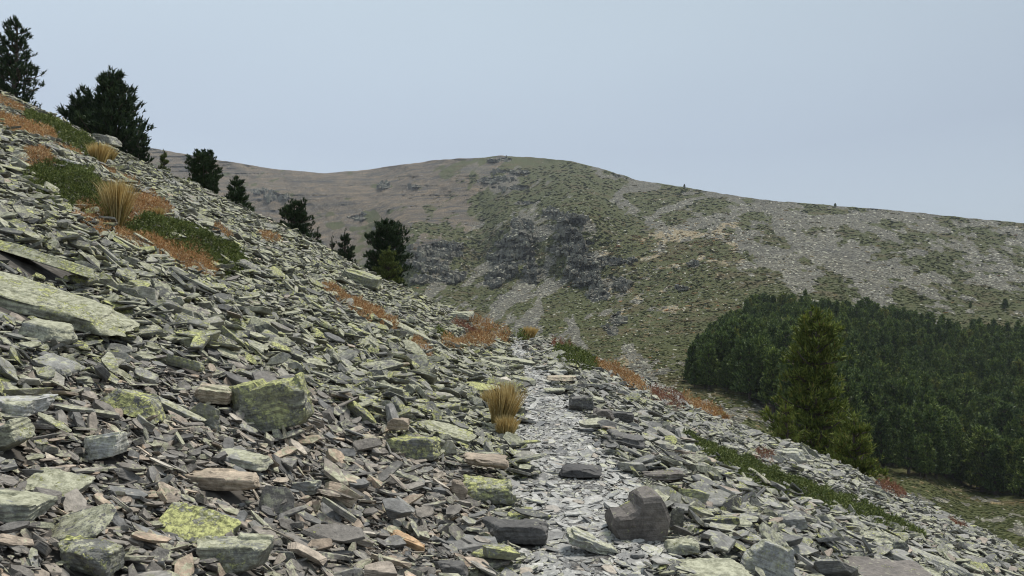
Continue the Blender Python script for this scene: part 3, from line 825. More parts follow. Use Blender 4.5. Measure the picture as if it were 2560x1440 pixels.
def orient(x, y, s, pz):
    n = ground_normal(x, y)
    # slabs bed a little flatter than the slope and overlap like shingles
    flat = np.array([0, 0, 1.0])
    n = n * 0.75 + flat * 0.25
    tilt = np.where(pz > 0.5, 0.15, 0.30)
    heavy = RNG.uniform(0, 1, len(x)) < 0.11
    tilt = np.where(heavy & (pz < 0.5) & (s < 0.2), 0.75, tilt)
    n = n + RNG.normal(0, 1, (len(x), 3)) * tilt[:, None] + np.array([0.0, -0.05, 0])
    n[:, 2] = np.maximum(n[:, 2], 0.15)
    return n / np.linalg.norm(n, axis=1, keepdims=True)

DATA = {}
for k, lst in acc.items():
    A = np.concatenate(lst); x, y, s, pz = A.T
    n = orient(x, y, s, pz)
    # long axes tend to point down the slope
    phi = np.where(pz > 0.5, RNG.uniform(0, 6.283, len(x)), RNG.normal(0, 0.55, len(x)))
    rot = rot_from(n, phi)
    vi = RNG.integers(0, NVAR, len(x))
    vi = np.where((pz > 0.5) & (vi >= 19), vi - 14, vi)
    vi = np.where((s > 0.26) & (vi >= 19) & (RNG.uniform(0, 1, len(x)) < 0.5), vi - 14, vi)
    scl = s[:, None] * np.stack([RNG.uniform(0.9, 1.25, len(x)) * np.where((pz < 0.5) & (RNG.uniform(0, 1, len(x)) < 0.5), 1.22, 1.0), RNG.uniform(0.65, 1.1, len(x)), RNG.uniform(0.7, 1.35, len(x))], -1)
    lift = np.where(pz > 0.5, RNG.uniform(0.0, 0.012, len(x)), RNG.uniform(-0.02, 0.10, len(x)) * sstep(0.02, 0.2, s) + RNG.uniform(0, 0.03, len(x)))
    z = ground_z(x, y) + lift + s * 0.05
    DATA[k] = [np.stack([x, y, z], -1), rot, scl, vi, s]

# the 300 stones that show largest become objects of their own under the slope
cand = []
for k in DATA:
    P, rot, scl, vi, s = DATA[k]
    t = P[:, 0] / P[:, 1]; e = (P[:, 2] - EYE) / P[:, 1]
    vis = (np.abs(t) < 0.69) & (e > -0.389) & (P[:, 1] < edge_y(t) - 0.3)
    sc_ = np.where(vis, scl[:, 0] * scl[:, 1] / P[:, 1] ** 2, 0)
    for i in np.argsort(-sc_)[:300]: cand.append((sc_[i], k, i))
cand.sort(reverse=True, key=lambda c: c[0])
pick = {k: [] for k in DATA}
for sc_, k, i in cand[:300]:
    P, rot, scl, vi, s = DATA[k]
    o = link('stone', VAR[k][vi[i]], slope)
    o.location = P[i]; o.rotation_euler = rot[i]; o.scale = scl[i]
    pick[k].append(i)
NAMES = {'scree': ('scree', 'loose lichen-covered slate stones covering the slope'), 'brown': ('brown_chips', 'loose brown and tan slate chips in the hollow left of the path'),
         'path': ('path_chips', 'small pale slate chips trodden into the path'), 'right': ('pale_scree', 'loose pale slate stones on the slope right of the path')}
for k in DATA:
    P, rot, scl, vi, s = DATA[k]
    m_ = np.ones(len(P), bool); m_[pick[k]] = False
    tag(scatter(NAMES[k][0], P[m_], rot[m_], scl[m_], vi[m_], VC[k]), NAMES[k][1], 'scree' if k != 'path' else 'gravel', kind='stuff')
    print('stones', k, m_.sum())

# ------------------------------------------------------------------ plant patches
def tri_blades(base, tip, width, side):
    """one triangle per blade"""
    n = len(base)
    V = np.empty((n, 3, 3)); V[:, 0] = base - side * width[:, None]; V[:, 1] = base + side * width[:, None]; V[:, 2] = tip
    return V.reshape(-1, 3), np.arange(n * 3).reshape(-1, 3)

def unit(v): return v / np.maximum(np.linalg.norm(v, axis=-1, keepdims=True), 1e-9)

def sprigs(C, A, L, W, k, spread, rng, along=0.0):
    """k needle triangles round each sprig: centres C, axes A, lengths L"""
    n = len(C)
    C = np.repeat(C, k, 0); A = np.repeat(A, k, 0); L = np.repeat(L, k); W = np.repeat(W, k)
    d = unit(A + rng.normal(0, spread, (n * k, 3)))
    b = C + A * (rng.uniform(0, along, n * k) * L)[:, None]
    tip = b + d * (L * rng.uniform(0.65, 1.1, n * k))[:, None]
    side = unit(np.cross(d, rng.normal(0, 1, (n * k, 3))))
    return tri_blades(b, tip, W, side)

for pi_, (kind, label, S) in enumerate(PATCH_SPEC):
    rng = np.random.default_rng(500 + pi_)
    A_ = np.array(S, float)
    lo, hi = A_[:, :2].min(0) - A_[:, 2].max() * 1.4, A_[:, :2].max(0) + A_[:, 2].max() * 1.4
    n = int(min((hi - lo).prod() / (3.2 if kind == 'juniper' else 2.6), 90000))
    u, v = rng.uniform(lo[0], hi[0], n), rng.uniform(lo[1], hi[1], n)
    wm = float(A_[:, 2].mean())
    dd = in_patch(u, v, S) + 0.55 * fbm(u / (wm * 1.1), v / (wm * 0.6), 0, 77 + pi_, 4)
    k = dd > 0.0
    u, v, dd = u[k], v[k], np.clip(dd[k], 0, 1)
    if len(u) > 9000: u, v, dd = u[:9000], v[:9000], dd[:9000]
    y = hill_y(u, v); x = (u - CX) / F * y; zb = ground_z(x, y)
    m = len(u); px = y / F                                   # one photograph pixel at that distance
    hump = 0.5 + 0.5 * fbm(u / 26.0, v / 13.0, 0, 31, 3)
    if kind == 'juniper':
        top = px * (5 + 24 * np.sqrt(dd) * (0.35 + 1.0 * hump)) * min(1.0, wm / 14.0 + 0.3)
        C = np.stack([x, y, zb + 0.01 + top * rng.uniform(0.35, 1.0, m)], -1)
        A = unit(np.stack([rng.normal(0.35, 0.55, m), rng.normal(-0.2, 0.5, m), rng.uniform(0.15, 0.9, m)], -1))
        L = px * rng.uniform(5, 10, m)
        V, Fc = sprigs(C, A, L, L * 0.16, 5, 0.5, rng, 0.8)
        mat, nm, cat = M_JUNIPER, 'juniper_shrub', 'juniper'
    else:
        top = px * (7 + 30 * np.sqrt(dd) * (0.4 + 0.9 * hump)) * min(1.0, wm / 14.0 + 0.3)
        C = np.stack([x, y, zb + top * rng.uniform(0.1, 0.9, m)], -1)
        A = unit(np.stack([rng.normal(0.12, 0.45, m), rng.normal(-0.1, 0.45, m), np.full(m, 0.8)], -1))
        L = px * rng.uniform(4, 9, m)
        V, Fc = sprigs(C, A, L, L * 0.085, 5, 0.6, rng, 0.9)
        mat, nm, cat = (M_HEATH if kind == 'heath' else M_RED), 'heath_shrub', 'heath'
    loc = C.mean(0)
    o = link(nm, np_mesh(nm, V - loc, Fc, mat)); o.location = loc
    tag(o, label, cat, 'juniper mats on the scree' if kind == 'juniper' else 'dry heath patches on the scree')

# straw tussocks
def tussock(u, v, wpx, hpx, label, green=0.3, n=900, seed=0, lean=(0.1, 0)):
    wpx *= 0.8
    rng = np.random.default_rng(900 + seed)
    P = ground_hit(u, v); y = P[1] + 0.05
    w, h = wpx / F * y, hpx / F * y
    root = empty('grass_tussock', (float(P[0]), float(y), float(ground_z(P[0], y))))
    tag(root, label, 'grass tussock')
    def part(name, n, hs, mat, ws):
        a = rng.uniform(0, 6.283, n); r = np.sqrt(rng.uniform(0, 1, n)) * w * 0.36
        bx, by = np.cos(a) * r, np.sin(a) * r * 0.8
        out = np.stack([np.cos(a), np.sin(a), np.zeros(n)], -1) * (rng.uniform(0.0, 0.24, n) * (r / (w * 0.28) + 0.2))[:, None]
        d = unit(out + np.array([lean[0], lean[1], 1.0]))
        L = h * rng.uniform(0.5, 1.0, n) * hs
        Vs, Fs = [], []
        base = np.stack([bx, by, np.zeros(n) - 0.02], -1)
        droop = unit(out + 1e-6) * np.linalg.norm(out, axis=1, keepdims=True)
        p0 = base; p1 = base + d * (L * 0.5)[:, None]; p2 = base + d * (L * 0.85)[:, None] + droop * (L * 0.15)[:, None]
        p3 = p2 + unit(droop + np.array([0, 0, 0.3])) * (L * 0.2)[:, None]
        side = unit(np.cross(d, rng.normal(0, 1, (n, 3))))
        wv = rng.uniform(0.7, 1.3, n) * ws * y / 1849 * 1.0
        V = np.empty((n, 7, 3))
        for i, (pp, kx) in enumerate(((p0, 1.0), (p1, 0.9), (p2, 0.6))):
            V[:, 2 * i] = pp - side * (wv * kx)[:, None]; V[:, 2 * i + 1] = pp + side * (wv * kx)[:, None]
        V[:, 6] = p3
        f = np.array([[0, 1, 3], [0, 3, 2], [2, 3, 5], [2, 5, 4], [4, 5, 6]])
        Fc = (np.arange(n)[:, None, None] * 7 + f[None]).reshape(-1, 3)
        link(name, np_mesh(name, V.reshape(-1, 3), Fc, mat), root)
    part('dry_blades', int(n * 1.5), 1.0, M_STRAW, 0.9)
    if green: part('green_blades', int(n * green * 1.3), 0.55, M_GRASSG, 1.3)
tussock(1246, 1086, 46, 140, 'tall straw-coloured tussock on the left edge of the path, behind the greener one', 0.15, 900, 1, (0.2, -0.1))
tussock(1262, 1106, 44, 72, 'greenish grass tussock with straw tips in front of the tall straw one by the path', 1.0, 900, 2, (0.1, -0.1))
tussock(1222, 1030, 45, 60, 'low blond grass at the upper end of the tussocks beside the path', 0.1, 500, 8, (0.1, -0.1))
tussock(285, 576, 44, 135, 'tall straw tussock standing in orange heath on the left slope', 0.3, 700, 3, (0.05, 0))
tussock(240, 412, 55, 60, 'blond grass tussock right of the narrow juniper strip, under the second pine', 0.1, 500, 4, (0.15, 0))
tussock(262, 408, 40, 45, 'thin blond grass next to the tussock under the second pine', 0.1, 300, 5, (0.2, 0))
tussock(1318, 852, 40, 40, 'blond grass at the right end of the green juniper cushion on the skyline', 0.1, 400, 6, (0.3, 0))
tussock(1176, 790, 32, 26, 'pale grass tuft on the skyline left of the orange cushion', 0.0, 250, 7, (0.1, 0))
tussock(1800, 1052, 36, 26, 'white-tipped grass at the right end of the orange mound on the right skyline', 0.0, 250, 9, (0.1, 0))
tussock(378, 545, 60, 34, 'whitish dry grass fringe right of the tall straw tussock on the left slope', 0.0, 400, 10, (0.3, 0))

# ------------------------------------------------------------------ pines near by
def cyl_chain(pts, rad, sides=6):
    pts = np.array(pts, float); n = len(pts)
    V = []
    for i in range(n):
        d = unit((pts[min(i + 1, n - 1)] - pts[max(i - 1, 0)])[None])[0]
        ref = np.array([1.0, 0, 0]) if abs(d[0]) < 0.8 else np.array([0, 1.0, 0])
        a = np.cross(d, ref); a /= np.linalg.norm(a); b = np.cross(d, a)
        for k in range(sides):
            w = 2 * math.pi * k / sides
            V.append(pts[i] + (a * math.cos(w) + b * math.sin(w)) * rad[i])
    Fc = []
    for i in range(n - 1):
        for k in range(sides):
            Fc.append([i * sides + k, i * sides + (k + 1) % sides, (i + 1) * sides + (k + 1) % sides, (i + 1) * sides + k])
    return np.array(V), np.array(Fc)
def join(parts):
    V, Fc, o = [], [], 0
    for v, f in parts:
        V.append(v); Fc.append(f + o); o += len(v)
    return np.concatenate(V), np.concatenate(Fc)

def pine_mesh(seed, width, prof, whorls=17, per=7, tuft=0.05, needles=12, lean=0.0, low=0.03, twigs=9, nw=0.11):
    """unit-high pine: returns trunk mesh data and crown mesh data. prof(h) = crown radius share at height h"""
    rng = np.random.default_rng(seed)
    H = np.linspace(-0.12, 1, 12)
    tp = np.stack([lean * H + 0.01 * np.sin(H * 7 + seed), 0.01 * np.cos(H * 6), H], -1)
    trunk = [cyl_chain(tp, 0.022 * (1 - np.clip(H, 0, 1)) + 0.004, 7)]
    C, A = [], []
    for w in range(whorls):
        h0 = low + (0.97 - low) * (w + rng.uniform(-0.3, 0.3)) / whorls
        k = per if h0 < 0.8 else max(3, per - 2)
        a0 = rng.uniform(0, 6.28)
        for j in range(k):
            h = np.clip(h0 + rng.uniform(-0.02, 0.02), low, 0.98)
            R = width * 0.5 * prof(h) * rng.uniform(0.5, 1.22)
            a = a0 + j * 6.283 / k + rng.uniform(-0.35, 0.35)
            o = np.array([lean * h, 0, h])
            dirh = np.array([math.cos(a), math.sin(a), 0])
            rise = rng.uniform(0.10, 0.42) * (0.5 + h)
            nseg = 5
            pts = [o + dirh * R * s + np.array([0, 0, R * (rise * s * s + 0.05 * s)]) for s in np.linspace(0, 1, nseg)]
            trunk.append(cyl_chain(pts, np.linspace(0.0065, 0.0018, nseg), 3))
            nt = max(4, int(twigs * (0.45 + R / (width * 0.5))))
            for q in range(nt):
                s = rng.uniform(0.25, 1.0) ** 0.8
                c = o + dirh * R * s + np.array([0, 0, R * (rise * s * s + 0.05 * s)])
                lat = np.array([-dirh[1], dirh[0], 0]) * rng.normal(0, 0.30) * R * (1.15 - s * 0.5)
                c = c + lat + np.array([0, 0, rng.uniform(-0.004, 0.022)])
                C.append(c); A.append(unit((dirh * 0.35 + lat / (R + 1e-6) * 0.7 + np.array([0, 0, rng.uniform(0.6, 1.2)]))[None])[0])
            C.append(pts[-1]); A.append(unit((dirh * 0.5 + np.array([0, 0, 0.9]))[None])[0])
    for q in range(8):
        C.append(np.array([lean, 0, 0.93 + 0.01 * q]) + rng.normal(0, 0.006, 3)); A.append(unit(np.array([[rng.normal(0, 0.25), rng.normal(0, 0.25), 1.0]]))[0])
    C, A = np.array(C), np.array(A)
    L = rng.uniform(0.7, 1.25, len(C)) * tuft
    V, Fc = sprigs(C, A, L, L * nw, needles, 0.50, rng, 0.75)
    tv, tf = join(trunk)
    return (tv, tf), (V, Fc)

P_CONE = lambda h: (1 - h) ** 0.72 * (0.72 + 0.28 * min(1, h / 0.12)) + 0.03
P_ROUND = lambda h: math.sqrt(max(0.0, 1 - (max(h, 0) * 1.0) ** 2.3)) * (0.8 + 0.2 * min(1, h / 0.15)) + 0.02
P_COL = lambda h: (1.0 if h < 0.45 else (1 - (h - 0.45) / 0.58) ** 0.7) * (0.72 + 0.28 * math.sin(h * 9)) + 0.02
P_OLIVE = lambda h: np.interp(h, [0, 0.12, 0.26, 0.42, 0.6, 0.75, 0.88, 0.95, 1], [1.0, 1.0, 0.90, 0.66, 0.56, 0.50, 0.40, 0.24, 0.06]) * (0.92 + 0.08 * math.sin(h * 31))

PKIND = {   # profile, whorls, per whorl, twigs, tuft share of width, needle width, material
    'tall': (P_CONE, 20, 6, 10, 0.060, 0.12, M_NEEDLE), 'broad': (P_CONE, 19, 8, 16, 0.060, 0.12, M_NEEDLE),
    'dense': (P_ROUND, 18, 9, 18, 0.062, 0.15, M_NEEDLE), 'small': (P_CONE, 12, 7, 11, 0.105, 0.13, M_NEEDLE),
    'cone': (P_ROUND, 22, 9, 18, 0.058, 0.15, M_NEEDLE), 'young': (P_CONE, 15, 8, 14, 0.080, 0.13, M_JUNIPER),
    'olive': (P_OLIVE, 26, 7, 16, 0.052, 0.13, M_NEEDLE2), 'olive_low': (P_CONE, 13, 9, 17, 0.062, 0.12, M_NEEDLE2)}
NP = [0]
def pine(kind, u, vt, vb, wpx, off, label, yaw=0, base_dz=0.0, vbase=None, name='pine_tree', group='pines along the skyline of the scree'):
    """a pine behind the skyline of the scree: top at pixel row vt, visible down to row vb"""
    t = (u - CX) / F
    y = float(edge_y(t)) + off
    x = t * y
    zt = EYE + (CY - vt) / F * y
    zg = float(ground_z(x, y)) - 0.1
    zb = min(zg, EYE + (CY - vb) / F * y)
    h = zt - zb
    w = wpx / F * y
    prof, wh, per, tw, tf_, nw, mat = PKIND[kind]
    # the crown keeps its width down to where the scree hides it
    hid = max(0.0, min(0.6, (EYE + (CY - vb) / F * y - zb) / h))
    pf = lambda q: prof(max(0.0, (q - hid) / (1 - hid))) * (1.0 if q > hid else 0.9)
    NP[0] += 1
    (tv, tf), (V, Fc) = pine_mesh(70 + NP[0], w / h, pf, whorls=int(wh * (1 + hid * 0.6)), per=per, tuft=tf_ * (w / h) * 1.25, needles=13, twigs=tw, nw=nw)
    r = empty(name, (x, y, zb))
    r.rotation_euler = (0, 0, yaw)
    tag(r, label, 'pine', group)
    link('trunk', np_mesh('trunk', tv * h, tf, M_BARK), r)
    link('crown', np_mesh('crown', V * h, Fc, mat), r)
    return r
pine('tall', 38, 46, 248, 130, 1.5, 'tallest dark pine at the upper left corner with its trunk showing against the sky', 0.4)
pine('tall', -30, 50, 240, 130, 3.0, 'dark pine cut off by the left edge of the view', 2.0)
pine('broad', 280, 180, 395, 185, 2.5, 'broad dark pine on the left skyline with a wide tufted crown, second from the corner', 1.0)
pine('small', 198, 240, 320, 110, 2.6, 'low dark pine growing into the left side of the broad pine', 0.3)
pine('small', 348, 325, 405, 62, 1.5, 'small dark pine at the right foot of the broad pine', 1.9)
pine('young', 409, 376, 425, 46, 4.0, 'little pale green pine peeping over the skyline right of the broad pine', 0.8)
pine('dense', 508, 380, 476, 76, 2.5, 'oval pine standing clear on the skyline left of the mountain saddle', 2.2)
pine('small', 533, 448, 480, 26, 1.5, 'tiny pine at the right foot of the oval pine', 0.1)
pine('small', 592, 449, 512, 74, 2.2, 'open-branched small pine leaning over the skyline, right of the oval pine', 2.9)
pine('dense', 740, 505, 588, 88, 2.0, 'rounded compact pine halfway down the left skyline', 0.9)
pine('small', 795, 570, 612, 34, 1.8, 'sapling pine just right of the rounded compact pine', 0.4)
pine('small', 831, 592, 636, 30, 2.5, 'sapling pine left of the small dark cone-shaped pine', 1.4)
pine('broad', 864, 580, 650, 66, 3.0, 'small dark pine left of the large cone-shaped pine', 3.3)
pine('cone', 968, 550, 700, 108, 2.5, 'large cone-shaped dark green pine on the skyline before the mountain gully', 1.8)
pine('young', 970, 622, 700, 70, 1.2, 'lighter green young pine in front of the large cone-shaped pine', 0.6)
G2 = 'olive pines beyond the right slope'
pine('olive', 2036, 778, 1195, 232, 6.0, 'tall olive green pine with a narrow top rising before the forest, right of the path', 0.7, group=G2)
pine('olive_low', 2140, 1045, 1212, 150, 7.0, 'low spreading olive pine against the right side of the tall one', 0.2, group=G2)
pine('olive_low', 1968, 1010, 1130, 80, 5.5, 'bushy olive pine against the left foot of the tall one', 1.2, group=G2)

# ------------------------------------------------------------------ the valley and the mountain
RU = np.array([-900, -300, 370, 450, 560, 680, 800, 900, 1000, 1100, 1215, 1245, 1330, 1420, 1500, 1600, 1700, 1800, 1900, 2000, 2100, 2200, 2300, 2400, 2560, 3000, 3500], float)
RV = np.array([300, 330, 368, 383, 402, 422, 433, 427, 412, 399, 393, 389, 393, 402, 420, 452, 466, 483, 499, 507, 515, 523, 532, 543, 558, 600, 650], float)
CTRL = {   # column: [(row, distance m)] from the valley up to just under the ridge
    -900: [(1500, 60), (1000, 160), (800, 420), (600, 900), (300, 1500)],
    400: [(1500, 60), (1000, 170), (800, 450), (640, 900), (500, 1150), (368, 1450)],
    700: [(1500, 60), (1000, 170), (800, 420), (650, 850), (560, 1000), (480, 1160), (420, 1420)],
    900: [(1500, 60), (1000, 160), (800, 360), (700, 640), (600, 850), (500, 1060), (427, 1400)],
    1050: [(1500, 60), (1000, 150), (850, 260), (780, 350), (700, 480), (600, 575), (560, 680), (500, 940), (405, 1260)],
    1190: [(1500, 60), (1000, 140), (850, 250), (780, 360), (700, 505), (600, 620), (500, 850), (393, 1150)],
    1290: [(1500, 60), (1000, 130), (850, 230), (770, 360), (700, 480), (560, 580), (480, 820), (390, 1120)],
    1450: [(1500, 60), (1000, 120), (880, 190), (770, 330), (720, 420), (530, 520), (470, 720), (408, 1000)],
    1600: [(1500, 60), (1000, 120), (900, 170), (780, 300), (700, 390), (580, 500), (452, 880)],
    1800: [(1500, 60), (1080, 100), (1000, 125), (900, 175), (780, 270), (680, 360), (580, 490), (483, 760)],
    2000: [(1500, 60), (1080, 110), (1000, 135), (900, 172), (800, 235), (740, 290), (640, 400), (507, 690)],
    2250: [(1500, 60), (1250, 95), (1150, 130), (1000, 172), (880, 215), (800, 262), (760, 310), (650, 420), (528, 650)],
    2450: [(1500, 58), (1350, 80), (1215, 130), (1100, 160), (950, 200), (850, 245), (800, 280), (750, 350), (650, 450), (548, 640)],
    2700: [(1500, 58), (1350, 78), (1230, 120), (1100, 155), (950, 200), (870, 240), (800, 290), (750, 350), (650, 450), (568, 640)],
    3500: [(1500, 58), (1300, 90), (1100, 150), (900, 220), (800, 300), (650, 620)],
}
cu = np.array(sorted(CTRL)); NR = 460; NC = 1150
U = np.concatenate([np.linspace(-900, 360, 60, endpoint=False), np.linspace(360, 2600, NC), np.linspace(2604, 3500, 60)])
S_ = np.linspace(0, 1, NR)           # 0 = valley bottom row 1500, 1 = ridge
ridge = np.interp(U, RU, RV) + 1.6 * fbm(U / 22.0, U * 0, 0, 60, 4)
rowsV = 1500 + (ridge[:, None] - 1500) * (S_[None, :] ** 0.72)
LD = np.zeros_like(rowsV)
colLD = []
for c in cu:
    vv = np.array([a for a, b in CTRL[c]], float); dd_ = np.log(np.array([b for a, b in CTRL[c]], float))
    colLD.append((vv[::-1], dd_[::-1]))
idx = np.clip(np.searchsorted(cu, U, side='right') - 1, 0, len(cu) - 2)
for i, u in enumerate(U):
    a = idx[i]; f = (u - cu[a]) / (cu[a + 1] - cu[a]); f = np.clip(f, 0, 1); f = f * f * (3 - 2 * f)
    rv = np.maximum(rowsV[i], 0)
    LD[i] = (1 - f) * np.interp(rv, *colLD[a]) + f * np.interp(rv, *colLD[a + 1])
# smooth the kinks of the control rows
for _ in range(14):
    LD[:, 1:-1] = 0.25 * LD[:, :-2] + 0.5 * LD[:, 1:-1] + 0.25 * LD[:, 2:]
UU = np.repeat(U[:, None], NR, 1); VV = rowsV

# where things grow: coverage painted on the mountain
gu = np.array([400, 600, 800, 1000, 1200, 1400, 1600, 1800, 2000, 2200, 2400, 2600], float)
gv = np.array([400, 450, 500, 550, 600, 650, 700, 750, 800, 850, 900, 1000, 1100, 1200, 1300, 1400], float)
G_ = np.array([
 [.05,.05,.05,.05,.20,.75,.45,.35,.35,.35,.35,.35],
 [.03,.03,.03,.05,.28,.75,.55,.40,.32,.32,.35,.35],
 [.03,.03,.03,.04,.45,.68,.60,.42,.32,.35,.35,.35],
 [.00,.00,.05,.08,.40,.55,.62,.38,.30,.25,.35,.30],
 [.00,.00,.04,.50,.42,.50,.62,.50,.33,.20,.35,.32],
 [.00,.00,.02,.52,.50,.42,.60,.60,.34,.20,.28,.32],
 [.20,.20,.20,.55,.52,.42,.55,.66,.52,.22,.25,.38],
 [.50,.50,.50,.62,.60,.55,.62,.72,.80,.55,.80,.80],
 [.55,.55,.55,.60,.55,.66,.78,.85,.85,.80,.70,.65],
 [.60,.60,.60,.60,.50,.58,.78,.88,.90,.90,.90,.90],
 [.60,.60,.60,.60,.50,.50,.66,.90,.90,.90,.90,.90],
 [.50,.50,.50,.50,.50,.40,.45,.50,.50,.80,.90,.90],
 [.50,.50,.50,.50,.50,.50,.40,.32,.35,.80,.90,.90],
 [.60,.60,.60,.60,.60,.60,.60,.60,.60,.72,.86,.80],
 [.60,.60,.60,.60,.60,.60,.60,.60,.60,.72,.70,.62],
 [.40,.40,.40,.40,.40,.40,.40,.40,.40,.40,.30,.18]])
def bil(M, u, v):
    u = np.clip(u, gu[0], gu[-1]); v = np.clip(v, gv[0], gv[-1])
    i = np.clip(np.searchsorted(gu, u, side='right') - 1, 0, len(gu) - 2); j = np.clip(np.searchsorted(gv, v, side='right') - 1, 0, len(gv) - 2)
    fu = (u - gu[i]) / (gu[i + 1] - gu[i]); fv = (v - gv[j]) / (gv[j + 1] - gv[j])
    return (M[j, i] * (1 - fu) + M[j, i + 1] * fu) * (1 - fv) + (M[j + 1, i] * (1 - fu) + M[j + 1, i + 1] * fu) * fv
def ell(u, v, lst, warp=0.45, seed=3):
    r = np.zeros_like(u)
    nz = fbm(u / 26.0, v / 16.0, 0, seed, 4)
    for (cx_, cy_, rx, ry) in lst:
        q = 1.2 - np.hypot((u - cx_) / rx, (v - cy_) / ry) + warp * nz * 1.6
        r = np.maximum(r, np.clip(q, 0, 1))
    return r
def lines(u, v, lst, seed=5):
    r = np.zeros_like(u)
    nz = fbm(u / 14.0, v / 14.0, 0, seed, 3)
    for pts, w in lst:
        for (a, b), (c, d) in zip(pts[:-1], pts[1:]):
            L2 = (c - a) ** 2 + (d - b) ** 2
            t = np.clip(((u - a) * (c - a) + (v - b) * (d - b)) / L2, 0, 1)
            q = 1.15 - np.hypot(u - a - t * (c - a), v - b - t * (d - b)) / w + 0.5 * nz
            r = np.maximum(r, np.clip(q, 0, 1))
    return r
CLIFF = [(1300, 565, 42, 20), (1285, 600, 46, 30), (1262, 650, 50, 42), (1240, 690, 46, 26), (1330, 660, 22, 46), (1420, 545, 52, 16), (1425, 580, 52, 26), (1430, 625, 55, 36), (1450, 668, 66, 34), (1540, 652, 50, 18),
         (1480, 700, 52, 26), (1090, 625, 74, 22), (1070, 660, 60, 24), (1130, 690, 55, 18), (1060, 700, 40, 14), (1500, 735, 46, 18), (1555, 712, 30, 16), (700, 492, 55, 11), (640, 478, 30, 10), (955, 465, 26, 7), (1035, 465, 20, 6), (1545, 800, 26, 20), (1530, 825, 22, 16),
         (1240, 452, 62, 7), (1245, 400, 34, 6), (1290, 470, 62, 7), (1370, 527, 38, 10), (1310, 508, 44, 6), (900, 545, 34, 13), (1270, 430, 70, 4), (1730, 660, 26, 8), (1700, 720, 22, 8)]
GREENS = [(840, 565, 26, 13), (930, 540, 34, 15), (955, 466, 26, 6), (1075, 520, 16, 6), (1380, 425, 60, 22), (1180, 600, 90, 26), (1070, 570, 60, 18), (2330, 655, 95, 26), (2400, 690, 55, 18), (2230, 640, 60, 12), (2150, 605, 50, 9), (2160, 690, 34, 13), (2030, 580, 50, 16), (2210, 700, 40, 5), (1700, 540, 60, 16), (2370, 590, 60, 10), (1900, 540, 50, 9), (2080, 530, 80, 8), (2250, 560, 60, 7), (2420, 575, 60, 7), (2290, 1215, 110, 30), (2390, 1275, 150, 26), (2480, 1320, 60, 16), (2230, 1180, 50, 16)]
CHUTE = [([(1165, 430), (1150, 500), (1172, 560)], 16), ([(1310, 720), (1240, 770), (1235, 830)], 20), ([(1345, 770), (1290, 850)], 26), ([(1425, 800), (1450, 870)], 22), ([(1570, 880), (1625, 950)], 34),
         ([(820, 450), (800, 600)], 12), ([(1545, 500), (1600, 545), (1660, 570)], 20), ([(1230, 810), (1330, 820)], 30), ([(1190, 740), (1130, 780)], 8), ([(1370, 640), (1365, 720)], 9), ([(1500, 430), (1640, 470)], 14), ([(1740, 560), (1850, 600), (1960, 660)], 34), ([(1960, 560), (2120, 640), (2200, 720)], 60)]
TAN = [(1610, 590, 50, 14), (1590, 610, 36, 8), (1640, 640, 40, 14), (1360, 625, 12, 26), (1830, 560, 50, 7), (1700, 590, 40, 14), (1620, 790, 26, 12), (1560, 900, 24, 12), (2420, 1226, 80, 6), (2330, 1206, 60, 5), (2540, 1256, 70, 8), (1690, 640, 50, 22), (1640, 850, 22, 9), (1830, 640, 30, 8)]

cliff = ell(UU, VV, CLIFF)
cliff = sstep(0.30, 0.62, cliff)
# patch noise: patches stretch down the fall line to the right on the right flank
ang = np.radians(np.interp(UU, [400, 1000, 1300, 1600, 1900, 2600], [4, -25, -35, -20, 14, 20]))
pn = np.zeros_like(UU); pn2 = np.zeros_like(UU)
for k_, a_ in enumerate((-36, -12, 16)):
    ca, sa = math.cos(math.radians(a_)), math.sin(math.radians(a_))
    ru = UU * ca + VV * sa; rv = -UU * sa + VV * ca
    w_ = np.clip(1 - np.abs(np.degrees(ang) - a_) / 26.0, 0, 1)
    pn += w_ * fbm(ru / 85.0, rv / 24.0, 0, 21 + 40 * k_, 5); pn2 += w_ * fbm(ru / 24.0, rv / 8.0, 0, 22 + 40 * k_, 4)
cov = bil(G_, UU, VV)
veg = np.clip(0.5 + (pn * 1.1 + pn2 * 0.6) * 1.5 + (cov - 0.38) * 1.9, 0, 1)
veg = np.maximum(veg, sstep(0.15, 0.6, ell(UU, VV, GREENS, 0.6, 8)))
chute = sstep(0.1, 0.9, lines(UU, VV, CHUTE)) * np.clip(0.75 + 0.8 * fbm(UU / 18.0, VV / 18.0, 0, 88, 4), 0, 1)
veg = veg * (1 - chute) * (1 - cliff)
bw = fbm(UU / 90.0, VV / 60.0, 0, 91, 5)
brown = sstep(1260, 1060, UU + 150 * bw + 0.4 * (VV - 500)) * sstep(700, 600, VV + 60 * bw)
brown = np.clip(brown + 0.35 * sstep(1420, 1200, UU) * sstep(520, 470, VV), 0, 1)
tan = ell(UU, VV, TAN, 0.7, 9)
midmix = sstep(1420, 1560, UU) * sstep(1960, 1780, UU) * sstep(540, 590, VV) * sstep(900, 800, VV)
tan = np.clip(tan + midmix * sstep(-0.02, 0.28, fbm(UU / 30.0, VV / 13.0, 0, 71, 5)) * 0.75, 0, 1)

